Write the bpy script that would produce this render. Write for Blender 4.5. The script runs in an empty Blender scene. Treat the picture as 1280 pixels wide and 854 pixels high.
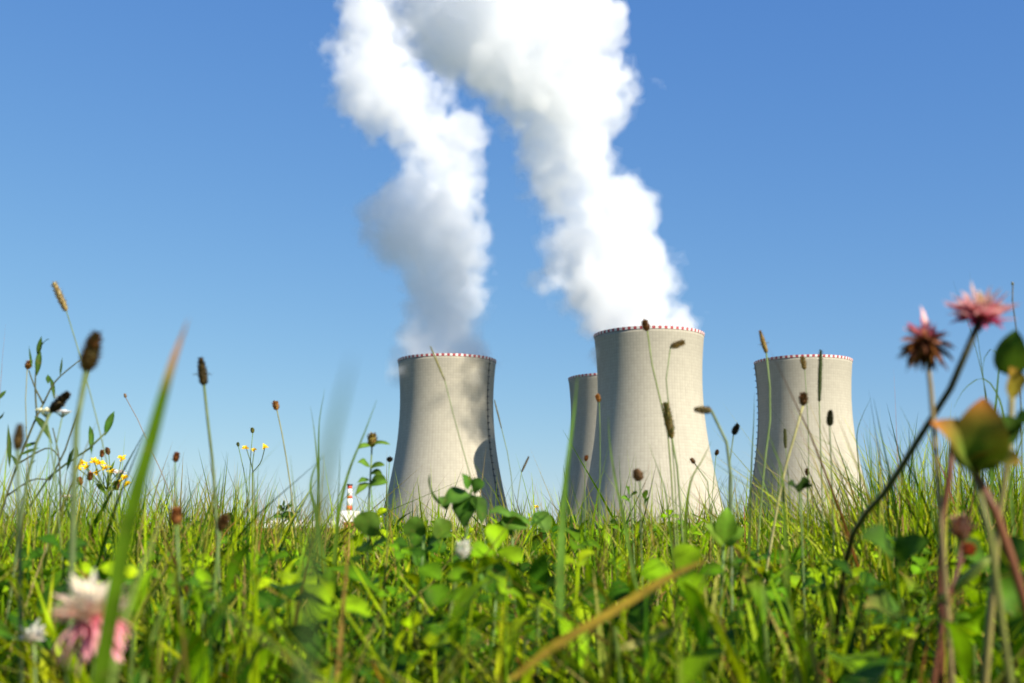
import bpy, math, random
import numpy as np
from mathutils import Vector, Matrix

R = math.radians
SC = bpy.context.scene
COL = SC.collection
random.seed(7)
RNG = np.random.default_rng(7)

# ------------------------------------------------------------------ camera
FPX = 1500.0                    # focal length in pixels of the 1280 wide photograph
HORIZON = 675.0
CAM_H = 0.27
PITCH = math.atan((HORIZON - 427.0) / FPX)
cam_data = bpy.data.cameras.new('camera')
cam = bpy.data.objects.new('camera', cam_data)
COL.objects.link(cam)
cam.location = (0, 0, CAM_H)
cam.rotation_euler = (R(90) + PITCH, 0, 0)
cam_data.sensor_width = 36.0
cam_data.lens = FPX / 1280.0 * 36.0
cam_data.clip_start = 0.02
cam_data.clip_end = 20000.0
cam_data.dof.use_dof = True
cam_data.dof.focus_distance = 2.7
cam_data.dof.aperture_fstop = 14.0
SC.camera = cam

# ------------------------------------------------------------------ sky and sun
SUN_AZ, SUN_EL = R(46), R(32)   # azimuth measured from straight behind the camera towards its right
S = Vector((math.cos(SUN_EL) * math.sin(SUN_AZ), -math.cos(SUN_EL) * math.cos(SUN_AZ), math.sin(SUN_EL)))
world = bpy.data.worlds.new('World')
SC.world = world
world.use_nodes = True
wn = world.node_tree
sky = wn.nodes.new('ShaderNodeTexSky')
sky.sky_type = 'NISHITA'
sky.sun_disc = False
sky.sun_elevation = SUN_EL
sky.sun_rotation = math.atan2(S.x, S.y)
sky.altitude = 300
sky.air_density = 1.0
sky.dust_density = 0.15
sky.ozone_density = 3.0
bg = wn.nodes['Background']
bg.inputs['Strength'].default_value = 0.10
# grade of the sky's own colour: a clear, deep blue late-summer sky that pales only gently to the horizon
def vmath(op, a, b):
    n = wn.nodes.new('ShaderNodeVectorMath'); n.operation = op
    wn.links.new(a, n.inputs[0]); n.inputs[1].default_value = b
    return n.outputs[0]
K = 0.1537
grade = vmath('MULTIPLY', sky.outputs['Color'], (K, K, K))
grade = vmath('POWER', grade, (0.90, 0.70, 0.34))
grade = vmath('MULTIPLY', grade, (0.412 / K, 0.498 / K, 0.622 / K))
wn.links.new(grade, bg.inputs['Color'])
sun_data = bpy.data.lights.new('sun', 'SUN')
sun_data.energy = 5.0
sun_data.angle = R(0.53)
sun_data.color = (1.0, 0.91, 0.76)
sun = bpy.data.objects.new('sun', sun_data)
sun.rotation_euler = (-S).to_track_quat('-Z', 'Y').to_euler()
sun.location = S * 50
COL.objects.link(sun)
SC.view_settings.view_transform = 'Standard'
SC.view_settings.look = 'None'
SC.view_settings.exposure = 0.92
SC.view_settings.gamma = 1.0
SC.render.engine = 'CYCLES'
cy = SC.cycles
cy.use_denoising = True
cy.max_bounces = 24
cy.diffuse_bounces = 3
cy.glossy_bounces = 2
cy.transmission_bounces = 4
cy.volume_bounces = 24
cy.transparent_max_bounces = 96
cy.sample_clamp_indirect = 6.0


# ------------------------------------------------------------------ helpers
def at(px, py, depth):
    """The world point seen at a photograph pixel, `depth` metres ahead of the camera."""
    x, y, z = (px - 640.0) / FPX, (427.0 - py) / FPX, 1.0
    c, s = math.cos(PITCH), math.sin(PITCH)
    fy, fz = z * c - y * s, z * s + y * c
    k = depth / fy
    return np.array([x * k, depth, CAM_H + fz * k])


def empty(name, loc=(0, 0, 0)):
    o = bpy.data.objects.new(name, None)
    o.location = loc
    o.empty_display_size = 0.05
    COL.objects.link(o)
    return o


def tag(o, label=None, cat=None, group=None, kind=None):
    if label: o['label'] = label
    if cat: o['category'] = cat
    if group: o['group'] = group
    if kind: o['kind'] = kind
    return o


class MB:
    """Collects vertices, quads, triangles and vertex colours for ONE mesh."""
    def __init__(self):
        self.v, self.q, self.t, self.c, self.n = [], [], [], [], 0

    def add(self, V, quads=None, tris=None, col=(0.5, 0.5, 0.5)):
        V = np.asarray(V, dtype=np.float64).reshape(-1, 3)
        C = np.asarray(col, dtype=np.float64)
        if C.ndim == 1:
            C = np.tile(C[:3], (len(V), 1))
        self.v.append(V); self.c.append(C.reshape(-1, 3))
        if quads is not None and len(quads): self.q.append(np.asarray(quads, dtype=np.int64) + self.n)
        if tris is not None and len(tris): self.t.append(np.asarray(tris, dtype=np.int64) + self.n)
        self.n += len(V)
        return self

    def build(self, name, mats, parent=None, smooth=True, loc=None, mat_index=None):
        V = np.concatenate(self.v); C = np.concatenate(self.c)
        Q = np.concatenate(self.q) if self.q else np.zeros((0, 4), np.int64)
        T = np.concatenate(self.t) if self.t else np.zeros((0, 3), np.int64)
        off = np.zeros(3)
        if parent is not None:
            off = np.array(parent.location)
            if parent.parent is not None: off = off + np.array(parent.parent.location)
        elif loc is not None:
            off = np.array(loc, dtype=float)
        me = bpy.data.meshes.new(name)
        me.vertices.add(len(V)); me.vertices.foreach_set('co', (V - off).astype(np.float32).ravel())
        loops = np.concatenate([Q.ravel(), T.ravel()]).astype(np.int32)
        starts = np.concatenate([np.arange(len(Q)) * 4, len(Q) * 4 + np.arange(len(T)) * 3]).astype(np.int32)
        me.loops.add(len(loops)); me.loops.foreach_set('vertex_index', loops)
        me.polygons.add(len(starts)); me.polygons.foreach_set('loop_start', starts)
        me.update(calc_edges=True)
        a = me.attributes.new('tint', 'FLOAT_COLOR', 'POINT')
        a.data.foreach_set('color', np.concatenate([C, np.ones((len(C), 1))], 1).astype(np.float32).ravel())
        me.polygons.foreach_set('use_smooth', np.full(len(starts), smooth, dtype=bool))
        if not isinstance(mats, (list, tuple)): mats = [mats]
        for m in mats: me.materials.append(m)
        if mat_index is not None: me.polygons.foreach_set('material_index', np.asarray(mat_index, dtype=np.int32))
        me.validate()
        o = bpy.data.objects.new(name, me)
        COL.objects.link(o)
        if parent is not None:
            o.parent = parent
        elif loc is not None:
            o.location = loc
        return o


def unit(v):
    v = np.asarray(v, float)
    return v / (np.linalg.norm(v) + 1e-12)


def spline(P, n):
    """n points along a Catmull-Rom curve through P."""
    P = np.asarray(P, float)
    if len(P) == 2:
        return P[0] + (P[1] - P[0]) * np.linspace(0, 1, n)[:, None]
    E = np.concatenate([[2 * P[0] - P[1]], P, [2 * P[-1] - P[-2]]])
    seg = np.linalg.norm(np.diff(P, axis=0), axis=1)
    u = np.concatenate([[0], np.cumsum(seg)]); u /= u[-1]
    out = []
    for t in np.linspace(0, 1, n):
        i = min(int(np.searchsorted(u, t, 'right')) - 1, len(P) - 2)
        s = (t - u[i]) / (u[i + 1] - u[i] + 1e-12)
        a, b, c, d = E[i:i + 4]
        out.append(0.5 * ((2 * b) + (c - a) * s + (2 * a - 5 * b + 4 * c - d) * s * s + (3 * b - a - 3 * c + d) * s ** 3))
    return np.array(out)


def frames(P):
    T = np.gradient(P, axis=0)
    T /= np.linalg.norm(T, axis=1)[:, None] + 1e-12
    ref = np.array([0.0, -1.0, 0.15])
    A = np.cross(T, ref); A /= np.linalg.norm(A, axis=1)[:, None] + 1e-9
    B = np.cross(A, T)
    return T, A, B


def tube(mb, P, rad, sides=6, col=(0.1, 0.2, 0.03)):
    P = np.asarray(P, float); n = len(P)
    T, A, B = frames(P)
    r = np.broadcast_to(np.asarray(rad, float), (n,))
    th = np.linspace(0, 2 * np.pi, sides, endpoint=False)
    V = P[:, None] + r[:, None, None] * (np.cos(th)[None, :, None] * A[:, None] + np.sin(th)[None, :, None] * B[:, None])
    i = np.arange(n - 1)[:, None] * sides; j = np.arange(sides)[None]; k = (j + 1) % sides
    Q = np.stack([i + j, i + k, i + sides + k, i + sides + j], -1).reshape(-1, 4)
    C = np.asarray(col, float)
    if C.ndim == 2: C = np.repeat(C, sides, 0)
    V = V.reshape(-1, 3)
    m = len(V)
    V = np.concatenate([V, P[:1], P[-1:]])
    if C.ndim == 2: C = np.concatenate([C, C[:1], C[-1:]])
    jj = np.arange(sides); kk = (jj + 1) % sides
    T1 = np.stack([np.full(sides, m), kk, jj], 1); T2 = np.stack([np.full(sides, m + 1), m - sides + jj, m - sides + kk], 1)
    mb.add(V, Q, np.concatenate([T1, T2]), C)


def strip(mb, P, W, side=None, fold=0.25, col=(0.1, 0.2, 0.03), wave=0.0, vein=0.0):
    """A leaf blade: three vertices across, folded along its midrib. W: width at each point; col: one colour or one per point."""
    P = np.asarray(P, float); n = len(P)
    T, A, B = frames(P)
    if side is not None:
        A = np.asarray(side, float)[None] - T * (T @ np.asarray(side, float))[:, None]
        A /= np.linalg.norm(A, axis=1)[:, None] + 1e-9
        B = np.cross(A, T)
    W = np.asarray(W, float)[:, None]
    wv = wave * np.sin(np.linspace(0, 9, n))[:, None] * W
    L = P - A * W / 2 + B * (W * fold / 2 + wv); Rr = P + A * W / 2 + B * (W * fold / 2 - wv)
    V = np.stack([L, P, Rr], 1).reshape(-1, 3)
    i = np.arange(n - 1) * 3
    Q = np.concatenate([np.stack([i, i + 1, i + 4, i + 3], 1), np.stack([i + 1, i + 2, i + 5, i + 4], 1)])
    C = np.asarray(col, float)
    if C.ndim == 1: C = np.tile(C, (n, 1))
    C = np.repeat(C, 3, 0)
    if vein: C[1::3] = C[1::3] * (1 + vein) + np.array([.02, .03, .005]) * vein
    mb.add(V, Q, None, C)


def leaf(mb, base, tip, width, up=(0, -0.6, 0.8), fold=0.35, droop=0.15, col=(0.06, 0.16, 0.02), shape='ovate', n=11, edge=None):
    base, tip, up = np.asarray(base, float), np.asarray(tip, float), unit(up)
    t = np.linspace(0, 1, n)
    L = np.linalg.norm(tip - base)
    P = base + (tip - base) * t[:, None] + up * (np.sin(np.pi * t) * droop * L)[:, None]
    if shape == 'ovate': w = np.sin(np.pi * t ** 0.72) ** 0.8
    elif shape == 'obovate': w = np.sin(np.pi * t ** 1.25) ** 0.75
    elif shape == 'lance': w = np.sin(np.pi * t ** 0.8) ** 1.2
    else: w = (1 - t) ** 0.6
    w = np.maximum(w, 0.03) * width
    side = np.cross(unit(tip - base), up)
    C = np.tile(np.asarray(col, float), (n, 1))
    if edge is not None:
        C = C + (np.asarray(edge) - C) * (t[:, None] ** 3)
    strip(mb, P, w, side, fold, C, wave=random.uniform(.03, .10), vein=0.55)


def vary(c, amt=0.2):
    k = 1 + random.uniform(-amt, amt)
    return np.array(c) * k * np.array([1 + random.uniform(-amt, amt) * 0.5, 1, 1 + random.uniform(-amt, amt) * 0.5])


def petals(mb, c, axis, n, length, width, lo, hi, cols, base_r=0.0, curl=0.2, tipcol=None):
    """n narrow florets leaving c between polar angles lo and hi (degrees) off the axis."""
    axis = unit(axis)
    a = unit(np.cross(axis, (0.3, 0.9, 0.1))); b = np.cross(axis, a)
    for i in range(n):
        ph = i * 2.39996 + random.uniform(-.5, .5)
        th = R(lo + (hi - lo) * math.sqrt((i + 0.5) / n) + random.uniform(-12, 12))
        d = axis * math.cos(th) + (a * math.cos(ph) + b * math.sin(ph)) * math.sin(th)
        l = length * random.uniform(.6, 1.15)
        p0 = np.asarray(c) + d * base_r
        side = unit(np.cross(d, axis + d * 0.3 + 1e-3))
        nrm = np.cross(side, d)
        t = np.linspace(0, 1, 7)
        P = p0 + d * (t * l)[:, None] + (axis * curl * l)[None] * (t ** 2)[:, None]
        w = width * random.uniform(.8, 1.2) * np.array([.35, .6, .85, 1.0, .95, .7, .15])
        c0 = vary(random.choice(cols), .12)
        c1 = np.array(tipcol if tipcol is not None else c0)
        C = c0 + (c1 - c0) * (t[:, None] ** 1.5)
        strip(mb, P, w, side, 0.7, C)


def spike(mb, p0, p1, rad, cols, n=120, grain=0.0016, prof=None, awn=0.0):
    """A seed or flower head from p0 (foot) to p1 (tip): a lathe core set with small overlapping scales."""
    p0, p1 = np.asarray(p0, float), np.asarray(p1, float)
    t = np.linspace(0, 1, 14)
    f = prof or (lambda u: np.sin(np.pi * np.clip(u * 0.93 + 0.05, 0, 1)) ** 0.6)
    P = p0 + (p1 - p0) * t[:, None]
    cc = np.array([vary(cols[0], .15) * .8 for _ in t])
    tube(mb, P, np.maximum(f(t) * rad * .85, rad * .08), 10, cc)
    ax = unit(p1 - p0); a = unit(np.cross(ax, (0.2, 1, 0.1))); b = np.cross(ax, a); L = np.linalg.norm(p1 - p0)
    for i in range(n):
        u = (i + random.random()) / n; ph = i * 2.39996
        rr = float(f(np.array([u]))[0]) * rad * random.uniform(.82, 1.15)
        o = a * math.cos(ph) + b * math.sin(ph)
        q = p0 + ax * (u * L) + o * rr * .72
        d = unit(o * 0.8 + ax * random.uniform(.3, 1.0))
        s = unit(np.cross(d, ax)) * grain * .5
        l = grain * random.uniform(1.0, 1.9) + (awn * random.random() if awn else 0)
        k = vary(random.choice(cols), .25)
        mb.add([q - s, q + s, q + d * l * .6 + s * .8, q + d * l, q + d * l * .6 - s * .8], [[0, 1, 2, 4]], [[4, 2, 3]], k)


def ground_root(p, jit=0.02):
    return np.array([p[0] + random.uniform(-jit, jit), p[1] + random.uniform(-jit, jit), 0.0])


# ------------------------------------------------------------------ materials
def new_mat(name):
    m = bpy.data.materials.new(name)
    m.use_nodes = True
    nt = m.node_tree
    nt.nodes.clear()
    out = nt.nodes.new('ShaderNodeOutputMaterial')
    return m, nt, out


def node(nt, kind, **kw):
    n = nt.nodes.new(kind)
    for k, v in kw.items():
        if k in n.inputs: n.inputs[k].default_value = v
        else: setattr(n, k, v)
    return n


def plant_material(name, trans, rough, spec, mottling=0.3, scale=90.0, warm=(1.25, 1.05, 0.45)):
    m, nt, out = new_mat(name)
    at_ = node(nt, 'ShaderNodeAttribute', attribute_name='tint')
    geo = node(nt, 'ShaderNodeNewGeometry')
    no = node(nt, 'ShaderNodeTexNoise', Scale=scale, Detail=3.0)
    nt.links.new(geo.outputs['Position'], no.inputs['Vector'])
    mr = node(nt, 'ShaderNodeMapRange')
    mr.inputs['From Min'].default_value = .3; mr.inputs['From Max'].default_value = .7
    mr.inputs['To Min'].default_value = 1 - mottling; mr.inputs['To Max'].default_value = 1 + mottling
    nt.links.new(no.outputs['Fac'], mr.inputs['Value'])
    mul = node(nt, 'ShaderNodeVectorMath', operation='SCALE')
    nt.links.new(at_.outputs['Color'], mul.inputs[0]); nt.links.new(mr.outputs['Result'], mul.inputs['Scale'])
    # dry flecks and yellowed patches with a shape of their own
    n2 = node(nt, 'ShaderNodeTexNoise', Scale=scale * 3.1, Detail=4.0, Roughness=0.65)
    nt.links.new(geo.outputs['Position'], n2.inputs['Vector'])
    m2 = node(nt, 'ShaderNodeMapRange')
    m2.inputs['From Min'].default_value = .60; m2.inputs['From Max'].default_value = .72
    m2.inputs['To Min'].default_value = 0.0; m2.inputs['To Max'].default_value = 0.65
    nt.links.new(n2.outputs['Fac'], m2.inputs['Value'])
    fl = node(nt, 'ShaderNodeMix', data_type='RGBA')
    fl.inputs['B'].default_value = (0.21, 0.16, 0.04, 1)
    nt.links.new(m2.outputs['Result'], fl.inputs['Factor']); nt.links.new(mul.outputs['Vector'], fl.inputs['A'])
    mul = node(nt, 'ShaderNodeVectorMath', operation='SCALE'); mul.inputs['Scale'].default_value = 1.0
    nt.links.new(fl.outputs['Result'], mul.inputs[0])
    pr = node(nt, 'ShaderNodeBsdfPrincipled', Roughness=rough)
    pr.inputs['Specular IOR Level'].default_value = spec
    nt.links.new(mul.outputs['Vector'], pr.inputs['Base Color'])
    tr = node(nt, 'ShaderNodeBsdfTranslucent')
    w = node(nt, 'ShaderNodeVectorMath', operation='MULTIPLY')
    w.inputs[1].default_value = warm
    nt.links.new(mul.outputs['Vector'], w.inputs[0]); nt.links.new(w.outputs['Vector'], tr.inputs['Color'])
    mx = node(nt, 'ShaderNodeMixShader'); mx.inputs[0].default_value = trans
    nt.links.new(pr.outputs[0], mx.inputs[1]); nt.links.new(tr.outputs[0], mx.inputs[2])
    nt.links.new(mx.outputs[0], out.inputs['Surface'])
    return m


LEAF = plant_material('leaf', 0.42, 0.55, 0.09, 0.35)
PETAL = plant_material('petal', 0.40, 0.6, 0.2, 0.15, 400.0, (1.1, 1.0, 0.95))
SEED = plant_material('seed_head', 0.12, 0.75, 0.2, 0.4, 700.0, (1.1, 1.0, 0.7))
STEM = plant_material('stem', 0.10, 0.5, 0.35, 0.2, 120.0)


def concrete_material():
    m, nt, out = new_mat('tower_concrete')
    tc = node(nt, 'ShaderNodeTexCoord')
    sp = node(nt, 'ShaderNodeSeparateXYZ'); nt.links.new(tc.outputs['Object'], sp.inputs[0])
    an = node(nt, 'ShaderNodeMath', operation='ARCTAN2')
    nt.links.new(sp.outputs['Y'], an.inputs[0]); nt.links.new(sp.outputs['X'], an.inputs[1])
    def lines(src, freq, width):
        a = node(nt, 'ShaderNodeMath', operation='MULTIPLY'); a.inputs[1].default_value = freq
        nt.links.new(src, a.inputs[0])
        f = node(nt, 'ShaderNodeMath', operation='FRACT'); nt.links.new(a.outputs[0], f.inputs[0])
        g = node(nt, 'ShaderNodeMath', operation='LESS_THAN'); g.inputs[1].default_value = width
        nt.links.new(f.outputs[0], g.inputs[0])
        return g.outputs[0]
    v = lines(an.outputs[0], 108 / (2 * math.pi), 0.32)
    h = lines(sp.outputs['Z'], 1 / 2.3, 0.26)
    mxm = node(nt, 'ShaderNodeMath', operation='MAXIMUM'); nt.links.new(v, mxm.inputs[0]); nt.links.new(h, mxm.inputs[1])
    # each poured panel differs a little from its neighbour
    cv = node(nt, 'ShaderNodeCombineXYZ')
    for src, fr, i in ((an.outputs[0], 108 / (2 * math.pi), 0), (sp.outputs['Z'], 1 / 2.3, 1)):
        a = node(nt, 'ShaderNodeMath', operation='MULTIPLY'); a.inputs[1].default_value = fr
        nt.links.new(src, a.inputs[0])
        f = node(nt, 'ShaderNodeMath', operation='FLOOR'); nt.links.new(a.outputs[0], f.inputs[0])
        nt.links.new(f.outputs[0], cv.inputs[i])
    wh = node(nt, 'ShaderNodeTexWhiteNoise', noise_dimensions='3D'); nt.links.new(cv.outputs[0], wh.inputs['Vector'])
    # rain streaks: noise stretched down the shell
    mp = node(nt, 'ShaderNodeCombineXYZ')
    a1 = node(nt, 'ShaderNodeMath', operation='MULTIPLY'); a1.inputs[1].default_value = 22.0
    nt.links.new(an.outputs[0], a1.inputs[0]); nt.links.new(a1.outputs[0], mp.inputs[0])
    a2 = node(nt, 'ShaderNodeMath', operation='MULTIPLY'); a2.inputs[1].default_value = 0.025
    nt.links.new(sp.outputs['Z'], a2.inputs[0]); nt.links.new(a2.outputs[0], mp.inputs[1])
    n1 = node(nt, 'ShaderNodeTexNoise', Scale=1.0, Detail=5.0); nt.links.new(mp.outputs[0], n1.inputs['Vector'])
    n2 = node(nt, 'ShaderNodeTexNoise', Scale=0.03, Detail=5.0); nt.links.new(tc.outputs['Object'], n2.inputs['Vector'])
    def madd(x, k, b):
        q = node(nt, 'ShaderNodeMath', operation='MULTIPLY_ADD'); q.inputs[1].default_value = k; q.inputs[2].default_value = b
        nt.links.new(x, q.inputs[0]); return q.outputs[0]
    def add(x, y):
        q = node(nt, 'ShaderNodeMath', operation='ADD'); nt.links.new(x, q.inputs[0]); nt.links.new(y, q.inputs[1]); return q.outputs[0]
    tot = add(add(madd(mxm.outputs[0], -0.085, 1.03), madd(wh.outputs['Value'], 0.08, -0.04)),
              add(madd(n1.outputs['Fac'], 0.26, -0.13), madd(n2.outputs['Fac'], 0.10, -0.05)))
    zr = node(nt, 'ShaderNodeCombineXYZ'); nt.links.new(sp.outputs['Z'], zr.inputs[2])
    n3 = node(nt, 'ShaderNodeTexNoise', Scale=0.16, Detail=3.0); nt.links.new(zr.outputs[0], n3.inputs['Vector'])
    tot = add(tot, madd(n3.outputs['Fac'], 0.10, -0.05))
    hi = node(nt, 'ShaderNodeMapRange'); nt.links.new(sp.outputs['Z'], hi.inputs['Value'])
    hi.inputs['From Min'].default_value = 95.0; hi.inputs['From Max'].default_value = 153.0
    st = node(nt, 'ShaderNodeMath', operation='MULTIPLY'); nt.links.new(hi.outputs['Result'], st.inputs[0]); nt.links.new(n1.outputs['Fac'], st.inputs[1])
    tot = add(tot, madd(st.outputs[0], -0.30, 0.0))
    base = node(nt, 'ShaderNodeRGB'); base.outputs[0].default_value = (0.360, 0.336, 0.272, 1)
    ml = node(nt, 'ShaderNodeVectorMath', operation='SCALE')
    nt.links.new(base.outputs[0], ml.inputs[0]); nt.links.new(tot, ml.inputs['Scale'])
    pr = node(nt, 'ShaderNodeBsdfPrincipled', Roughness=0.9); pr.inputs['Specular IOR Level'].default_value = 0.15
    nt.links.new(ml.outputs[0], pr.inputs['Base Color'])
    bp = node(nt, 'ShaderNodeBump', Strength=0.15, Distance=0.1)
    nt.links.new(tot, bp.inputs['Height']); nt.links.new(bp.outputs[0], pr.inputs['Normal'])
    nt.links.new(pr.outputs[0], out.inputs['Surface'])
    return m


def rim_material():
    m, nt, out = new_mat('red_white_marking')
    tc = node(nt, 'ShaderNodeTexCoord'); sp = node(nt, 'ShaderNodeSeparateXYZ'); nt.links.new(tc.outputs['Object'], sp.inputs[0])
    an = node(nt, 'ShaderNodeMath', operation='ARCTAN2'); nt.links.new(sp.outputs['Y'], an.inputs[0]); nt.links.new(sp.outputs['X'], an.inputs[1])
    a = node(nt, 'ShaderNodeMath', operation='MULTIPLY'); a.inputs[1].default_value = 58 / (2 * math.pi); nt.links.new(an.outputs[0], a.inputs[0])
    f = node(nt, 'ShaderNodeMath', operation='FRACT'); nt.links.new(a.outputs[0], f.inputs[0])
    g = node(nt, 'ShaderNodeMath', operation='LESS_THAN'); g.inputs[1].default_value = 0.5; nt.links.new(f.outputs[0], g.inputs[0])
    mx = node(nt, 'ShaderNodeMix', data_type='RGBA')
    mx.inputs['A'].default_value = (0.60, 0.58, 0.56, 1); mx.inputs['B'].default_value = (0.33, 0.045, 0.055, 1)
    nt.links.new(g.outputs[0], mx.inputs['Factor'])
    pr = node(nt, 'ShaderNodeBsdfPrincipled', Roughness=0.6); nt.links.new(mx.outputs['Result'], pr.inputs['Base Color'])
    nt.links.new(pr.outputs[0], out.inputs['Surface'])
    return m


def plain(name, col, rough=0.8, noise=0.12, scale=0.3):
    m, nt, out = new_mat(name)
    tc = node(nt, 'ShaderNodeTexCoord')
    no = node(nt, 'ShaderNodeTexNoise', Scale=scale, Detail=5.0); nt.links.new(tc.outputs['Object'], no.inputs['Vector'])
    mr = node(nt, 'ShaderNodeMapRange'); mr.inputs['To Min'].default_value = 1 - noise * 2; mr.inputs['To Max'].default_value = 1 + noise * 2
    nt.links.new(no.outputs['Fac'], mr.inputs['Value'])
    rgb = node(nt, 'ShaderNodeRGB'); rgb.outputs[0].default_value = (*col, 1)
    sc = node(nt, 'ShaderNodeVectorMath', operation='SCALE'); nt.links.new(rgb.outputs[0], sc.inputs[0]); nt.links.new(mr.outputs[0], sc.inputs['Scale'])
    pr = node(nt, 'ShaderNodeBsdfPrincipled', Roughness=rough); nt.links.new(sc.outputs[0], pr.inputs['Base Color'])
    nt.links.new(pr.outputs[0], out.inputs['Surface'])
    return m


def ground_material():
    m, nt, out = new_mat('meadow_ground')
    tc = node(nt, 'ShaderNodeTexCoord')
    n1 = node(nt, 'ShaderNodeTexNoise', Scale=22.0, Detail=8.0); nt.links.new(tc.outputs['Object'], n1.inputs['Vector'])
    n2 = node(nt, 'ShaderNodeTexNoise', Scale=0.02, Detail=6.0); nt.links.new(tc.outputs['Object'], n2.inputs['Vector'])
    cr = node(nt, 'ShaderNodeValToRGB')
    e = cr.color_ramp.elements
    e[0].position = .3; e[0].color = (0.014, 0.014, 0.006, 1); e[1].position = .72; e[1].color = (0.050, 0.060, 0.014, 1)
    nt.links.new(n1.outputs['Fac'], cr.inputs[0])
    mx = node(nt, 'ShaderNodeMix', data_type='RGBA'); mx.inputs['B'].default_value = (0.09, 0.12, 0.03, 1)
    nt.links.new(n2.outputs['Fac'], mx.inputs['Factor']); nt.links.new(cr.outputs[0], mx.inputs['A'])
    pr = node(nt, 'ShaderNodeBsdfPrincipled', Roughness=0.95); nt.links.new(mx.outputs['Result'], pr.inputs['Base Color'])
    nt.links.new(pr.outputs[0], out.inputs['Surface'])
    return m


def steam_material(name, density):
    m, nt, out = new_mat(name)
    pv = node(nt, 'ShaderNodeVolumePrincipled', Density=density, Anisotropy=0.0)
    pv.inputs['Color'].default_value = (0.978, 0.986, 0.998, 1)
    nt.links.new(pv.outputs[0], out.inputs['Volume'])
    rgb = node(nt, 'ShaderNodeRGB'); rgb.outputs[0].default_value = (1, 1, 1, 1)
    tb = node(nt, 'ShaderNodeBsdfTransparent'); nt.links.new(rgb.outputs[0], tb.inputs['Color'])
    nt.links.new(tb.outputs[0], out.inputs['Surface'])
    return m


CONCRETE, RIM = concrete_material(), rim_material()
DARK_STEEL = plain('dark_steel', (0.05, 0.05, 0.055), 0.5)
WHITE_PANEL = plain('white_cladding', (0.74, 0.73, 0.70), 0.7)
RED_PANEL = plain('red_cladding', (0.42, 0.10, 0.06), 0.7)
RED_PAINT = plain('red_paint', (0.50, 0.06, 0.03), 0.6)
GLASSY = plain('dark_glazing', (0.05, 0.06, 0.07), 0.2)
GREY_ROOF = plain('grey_roof', (0.30, 0.30, 0.30), 0.9)

# ------------------------------------------------------------------ ground
mb = MB()
rings = [0, 1, 2, 4, 8, 16, 32, 64, 125, 250, 500, 1000, 2000, 4000, 8000, 15000]
seg = 96
th = np.linspace(0, 2 * np.pi, seg, endpoint=False)
V = [[0, 0, 0]]
for r in rings[1:]:
    V += [[r * math.cos(a), r * math.sin(a), 0] for a in th]
tri = [[0, 1 + j, 1 + (j + 1) % seg] for j in range(seg)]
quad = []
for k in range(len(rings) - 2):
    for j in range(seg):
        a, b = 1 + k * seg + j, 1 + k * seg + (j + 1) % seg
        quad.append([a, a + seg, b + seg, b])
mb.add(V, quad, tri)
g = mb.build('ground', ground_material())
tag(g, kind='structure')

# ------------------------------------------------------------------ cooling towers
TOWER_H = 154.0


def tower_r(z):
    return 39.0 * np.sqrt(1 + ((z - 117.0) / 106.0) ** 2)


def revolve(mb, prof, seg=144, close=True):
    """prof: list of (r, z) walked once round; the ring is closed on itself when close is set."""
    prof = np.asarray(prof, float); n = len(prof)
    th = np.linspace(0, 2 * np.pi, seg, endpoint=False)
    V = np.stack([prof[:, 0][:, None] * np.cos(th), prof[:, 0][:, None] * np.sin(th), np.repeat(prof[:, 1][:, None], seg, 1)], -1).reshape(-1, 3)
    Q = []
    for i in range(n if close else n - 1):
        a, b = i * seg, ((i + 1) % n) * seg
        j = np.arange(seg); k = (j + 1) % seg
        Q.append(np.stack([a + j, a + k, b + k, b + j], 1))
    mb.add(V, np.concatenate(Q))


def shift(mb, loc):
    mb.v = [v + np.asarray(loc) for v in mb.v]
    return mb


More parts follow.
